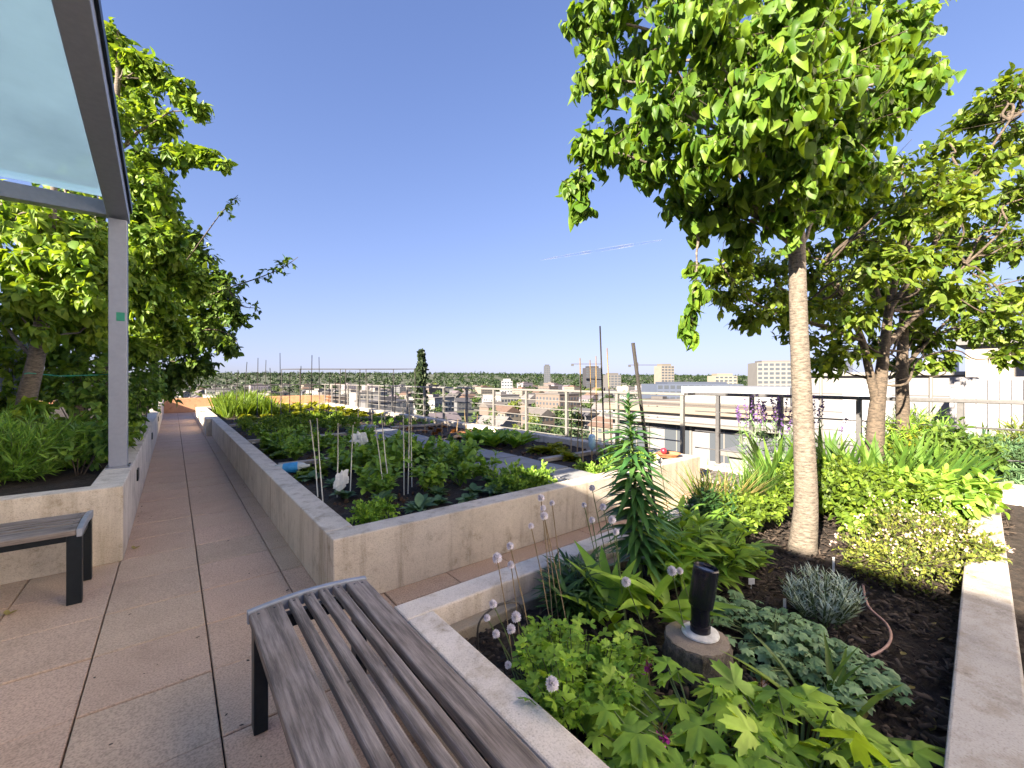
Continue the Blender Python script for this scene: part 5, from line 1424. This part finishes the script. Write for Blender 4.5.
def house(w, dp, h, k, flat):
    wm, rm = hm[k]
    wb = MB().box(-w / 2, w / 2, -dp / 2, dp / 2, 0, h)
    if flat:
        r = MB().box(-w / 2 - .3, w / 2 + .3, -dp / 2 - .3, dp / 2 + .3, h + .01, h + .6)
        r.box(-w * .2, w * .1, -dp * .2, dp * .2, h + .61, h + 2.2)
    else:
        e = .5; hh = w * .33
        r = MB().add([(-w / 2 - e, -dp / 2 - e, h + .02), (w / 2 + e, -dp / 2 - e, h + .02), (w / 2 + e, dp / 2 + e, h + .02), (-w / 2 - e, dp / 2 + e, h + .02), (0, -dp / 2 - e, h + hh), (0, dp / 2 + e, h + hh)],
                     [(0, 3, 2, 1), (0, 1, 4), (2, 3, 5), (1, 2, 5, 4), (3, 0, 4, 5)])
    r = r.mesh('roof'); r.materials.append(rm)
    wn = wb
    for z in np.arange(1.0, h - 1.4, 3.0):
        for x in np.arange(-w / 2 + 1, w / 2 - 1.5, 2.6):
            wn.box(x, x + 1.4, -dp / 2 - .08, -dp / 2 - .01, z, z + 1.4)
        for y in np.arange(-dp / 2 + 1, dp / 2 - 1.5, 2.8):
            wn.box(-w / 2 - .08, -w / 2 - .01, y, y + 1.4, z, z + 1.4)
    a = wb.mesh('wall'); a.materials.append(wm); a.materials.append(win_m)
    a.polygons.foreach_set('material_index', [0] * 6 + [1] * (len(a.polygons) - 6))
    return [('wall', a), ('roof', r)]
protos = []
for k in range(6):
    protos.append((house(9, 12, 6, k, False), 'gabled house with ' + ['white walls and dark roof', 'tan walls and brown roof', 'pale walls and grey roof', 'slate grey walls', 'brick red walls', 'lilac grey walls'][k], 8.5))
    protos.append((house(16, 20, 9 + k, k, True), 'flat roofed block with ' + ['white walls', 'tan walls', 'pale walls', 'slate grey walls', 'brick walls', 'lilac grey walls'][k], 14))
cnt = 0
for t in range(3000):
    if cnt >= 240: break
    d = 140 + 620 * random.random() ** 1.1; u = random.uniform(-1.1, .62)
    p = at(512 + u * F_PX, HOR, d); z = float(hill(d, u))
    parts, lab, rad = protos[random.randrange(len(protos))]
    if rad > 10 and random.random() < .72: continue
    if not free(p[0], p[1], rad): continue
    o = empty('house' if rad < 10 else 'apartment_block', (p[0], p[1], z), random.choice([0, 0, math.pi / 2, .3]), lab + ' in the town below the railing', 'building', 'town buildings below the railing')
    for nm_, me in parts:
        c = bpy.data.objects.new(nm_, me); COL.objects.link(c); c.parent = o
    cnt += 1
cnt = 0
for t in range(3000):
    if cnt >= 299: break
    d = 120 + 700 * random.random(); u = random.uniform(-1.15, .7)
    p = at(512 + u * F_PX, HOR, d); z = float(hill(d, u))
    if not free(p[0], p[1], 3.5): continue
    city_tree((p[0], p[1], z), random.uniform(.55, 1.05), random.choice([0, 0, 1, 2, 3])); cnt += 1

# lombardy poplar
p = at(421, 400, 130); p[2] = GZ
o = empty('poplar', p, label='tall narrow dark poplar standing above the treeline', cat='tree')
lv = LV(); n = 2600; t = rng.random(n); a = rng.random(n) * 6.283
r_ = 2.3 * np.sin(np.pi * np.clip(.12 + .86 * t, 0, 1)) ** .55 * rng.random(n) ** .5 * (.8 + .3 * np.sin(t * 9 + a))
lv.inst(T_rhomb(.8), np.stack([np.cos(a) * r_, np.sin(a) * r_, 3 + 27 * t], 1), rv(n, .4) + np.array([0, 0, 1.]), rv(n), 1.0 + .5 * rng.random(n))
lv.build('crown', leaf_mat('poplar_leaf', (.014, .028, .014), (.05, .075, .03), .1), o)
MB().tube([(0, 0, 0), (0, 0, 16)], [.5, .2], 8).build('trunk', M['bark_dark'], o)

# far towers
def block(name, lab, x, ytop, wpx, d, dep, wallc, floors, cols, rz=0.0, crown=None, base_z=None):
    p = at(x, HOR, d); zt = CAM_H - (ytop - HOR) * d / F_PX; z0 = float(hill(d, (x - 512) / F_PX)) - 2 if base_z is None else base_z
    w = wpx * d / F_PX; h = zt - z0
    o = empty(name, (p[0], p[1], z0), -YAW + rz, lab, 'building')
    MB().box(-w / 2, w / 2, -dep / 2, dep / 2, 0, h).build('wall', plain('tower_wall', tuple(np.array(wallc) * .42), .7, noise=.05, scale=.2), o)
    MB().box(-w / 2 * .7, w / 2 * .7, -dep / 2 * .7, dep / 2 * .7, h + .02, h + (crown or 3)).build('roof', plain('tower_roof', tuple(np.array(wallc) * .3), .7), o)
    fh = min(h, floors * 4.0) / floors
    for i in range(floors):
        z = h - (i + 1) * fh + fh * .25
        for k in range(cols):
            x0 = -w / 2 + w * (k + .15) / cols; x1 = -w / 2 + w * (k + .85) / cols
            MB().box(x0, x1, -dep / 2 - .15, -dep / 2 - .01, z, z + fh * .55).build('window', win_m, o)
    return o
block('tower', 'tan round topped tower on the skyline left of the near trunk', 664, 366, 14, 620, 20, (.42, .38, .33), 9, 4, .2, 3)
block('office_block', 'wide grey office block on the skyline beside the near trunk', 772, 363, 36, 380, 24, (.36, .35, .34), 10, 7, -.2, 2)
block('tower', 'slim dark tower rising from the distant trees', 547, 366, 6, 900, 14, (.14, .15, .18), 9, 3, 0)
block('tower', 'dark unfinished tower block between the cranes', 592, 368, 16, 700, 20, (.10, .10, .12), 8, 5, .1)
block('office_block', 'grey stepped block right of the cranes', 612, 375, 14, 650, 20, (.26, .25, .25), 5, 4, .1)
block('office_block', 'pale hospital like block in the trees', 507, 381, 11, 560, 16, (.55, .55, .58), 5, 4, 0)
block('office_block', 'long low blue glazed block before the treeline', 690, 384, 84, 300, 30, (.16, .20, .30), 3, 14, .05, 1.5)
block('office_block', 'cream block on the skyline right of the tan tower', 722, 376, 22, 520, 20, (.55, .50, .40), 4, 5, 0)
block('office_block', 'low white shed roofed block below the skyline', 745, 388, 40, 210, 20, (.66, .66, .66), 2, 6, .1, 1)
# tower cranes
for x, yt, d, jl, lab in [(580, 364, 650, 34, 'thin tower crane over the unfinished tower'), (638, 365, 700, 40, 'thin tower crane right of the unfinished tower')]:
    p = at(x, HOR, d); z0 = -18; zt = CAM_H - (yt - HOR) * d / F_PX
    o = empty('tower_crane', (p[0], p[1], z0), -YAW, lab, 'crane')
    MB().box(-.6, .6, -.6, .6, 0, zt - z0 + 4).build('mast', M['rail_dark'], o)
    MB().box(-jl * .4, jl, -.4, .4, zt - z0 - .6, zt - z0 + .6).build('jib', M['rail_dark'], o)
    MB().box(-jl * .4, -jl * .4 + 4, -1, 1, zt - z0 - 3.2, zt - z0 - .7).build('counterweight', M['rail_dark'], o)

# neighbouring white rooftops
def nb(name, lab): return empty(name, (0, 0, 0), label=lab, cat='building')
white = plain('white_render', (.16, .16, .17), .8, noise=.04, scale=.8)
beige = plain('roof_edge', (.17, .145, .115), .8)
n1 = nb('neighbour_building', 'white neighbouring building with flat beige roof behind the railing')
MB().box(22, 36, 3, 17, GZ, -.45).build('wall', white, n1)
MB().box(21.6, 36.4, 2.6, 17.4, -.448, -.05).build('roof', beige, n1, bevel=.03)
for y in np.arange(4, 16, 2.6):
    b = MB().box(21.93, 21.995, y, y + 1.5, -3.2, -1.2); f = b.build('window', win_m, n1)
    MB().box(21.90, 21.995, y - .12, y - .005, -3.4, -1.1).build('window_frame', M['rail'], n1)
    MB().box(21.905, 21.928, y + .72, y + .78, -3.2, -1.2).build('mullion', M['rail'], f)
    MB().box(21.88, 21.928, y, y + 1.5, -3.3, -3.21).build('sill', M['rail'], f)
MB().box(21.2, 21.995, 3, 17, -1.02, -.9).build('canopy_strip', M['rail'], n1)
for y in (4.5, 6.2): MB().box(23.2, 24.4, y, y + .9, -.048, .5).build('roof_unit', M['alu'], n1)
MB().tube([(23, 3, .1), (23, 16.5, .1)], .06, 6).build('roof_pipe', M['rail'], n1)
MB().box(25, 30, 8, 14, -.048, 1.0).build('roof_plant', plain('roof_plant', (.22, .23, .24), .6), n1)
n2 = nb('neighbour_building', 'lower white annex with a dark glazed corner behind the right railing')
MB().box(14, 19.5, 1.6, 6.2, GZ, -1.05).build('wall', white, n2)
MB().box(13.8, 19.6, 1.4, 6.4, -1.048, -.85).build('roof', M['rail'], n2, bevel=.02)
for y in (2.2, 4.2): MB().box(13.93, 13.995, y, y + 1.7, -3.4, -1.5).build('window', plain('annex_glass', (.10, .16, .17), .15), n2)
n3 = nb('neighbour_building', 'tall white wall of a plant room seen behind the forked tree')
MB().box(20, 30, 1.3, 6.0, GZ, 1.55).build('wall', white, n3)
MB().box(19.8, 30.2, 1.1, 6.2, 1.552, 1.68).build('roof', M['rail'], n3, bevel=.02)
for z in (-.55, .15, .85): MB().box(19.985, 19.998, 1.35, 5.95, z, z + .03).build('panel_joint', M['rail_dark'], n3)
for y in (2.2, 5.3): MB().tube([(19.94, y, -6), (19.94, y, 1.5)], .05, 8).build('downpipe', M['rail'], n3)
for y in (1.8, 5.0): MB().box(22, 23.2, y, y + .8, 1.682, 2.2).build('roof_unit', M['alu'], n3)
MB().box(19.93, 19.995, 3.2, 4.6, -.9, 1.25).build('grey_panel', plain('grey_panel', (.40, .40, .44), .6), n3)
n4 = nb('plant_enclosure', 'grey ribbed metal rooftop enclosure at the right edge')
MB().box(12.5, 18, -6, 1.15, GZ, .75).build('base', white, n4)
cm = plain('ribbed_metal', (.24, .24, .26), .5, .2)
rb_ = MB()
for k in range(44):
    y = -5.5 + k * .15
    rb_.box(12.38, 12.44, y, y + .075, .15, 1.42)
rb_.build('ribbed_screen', cm, n4)
MB().box(12.44, 12.49, -5.5, 1.1, .14, 1.46).build('screen_back', cm, n4)
MB().box(13.5, 16.5, -4.5, .95, .752, 2.15).build('plant_housing', plain('plant_housing', (.25, .225, .2), .6), n4)
MB().box(13.3, 16.7, -4.7, 1.1, 2.16, 2.3).build('housing_louvre', M['rail_dark'], n4)
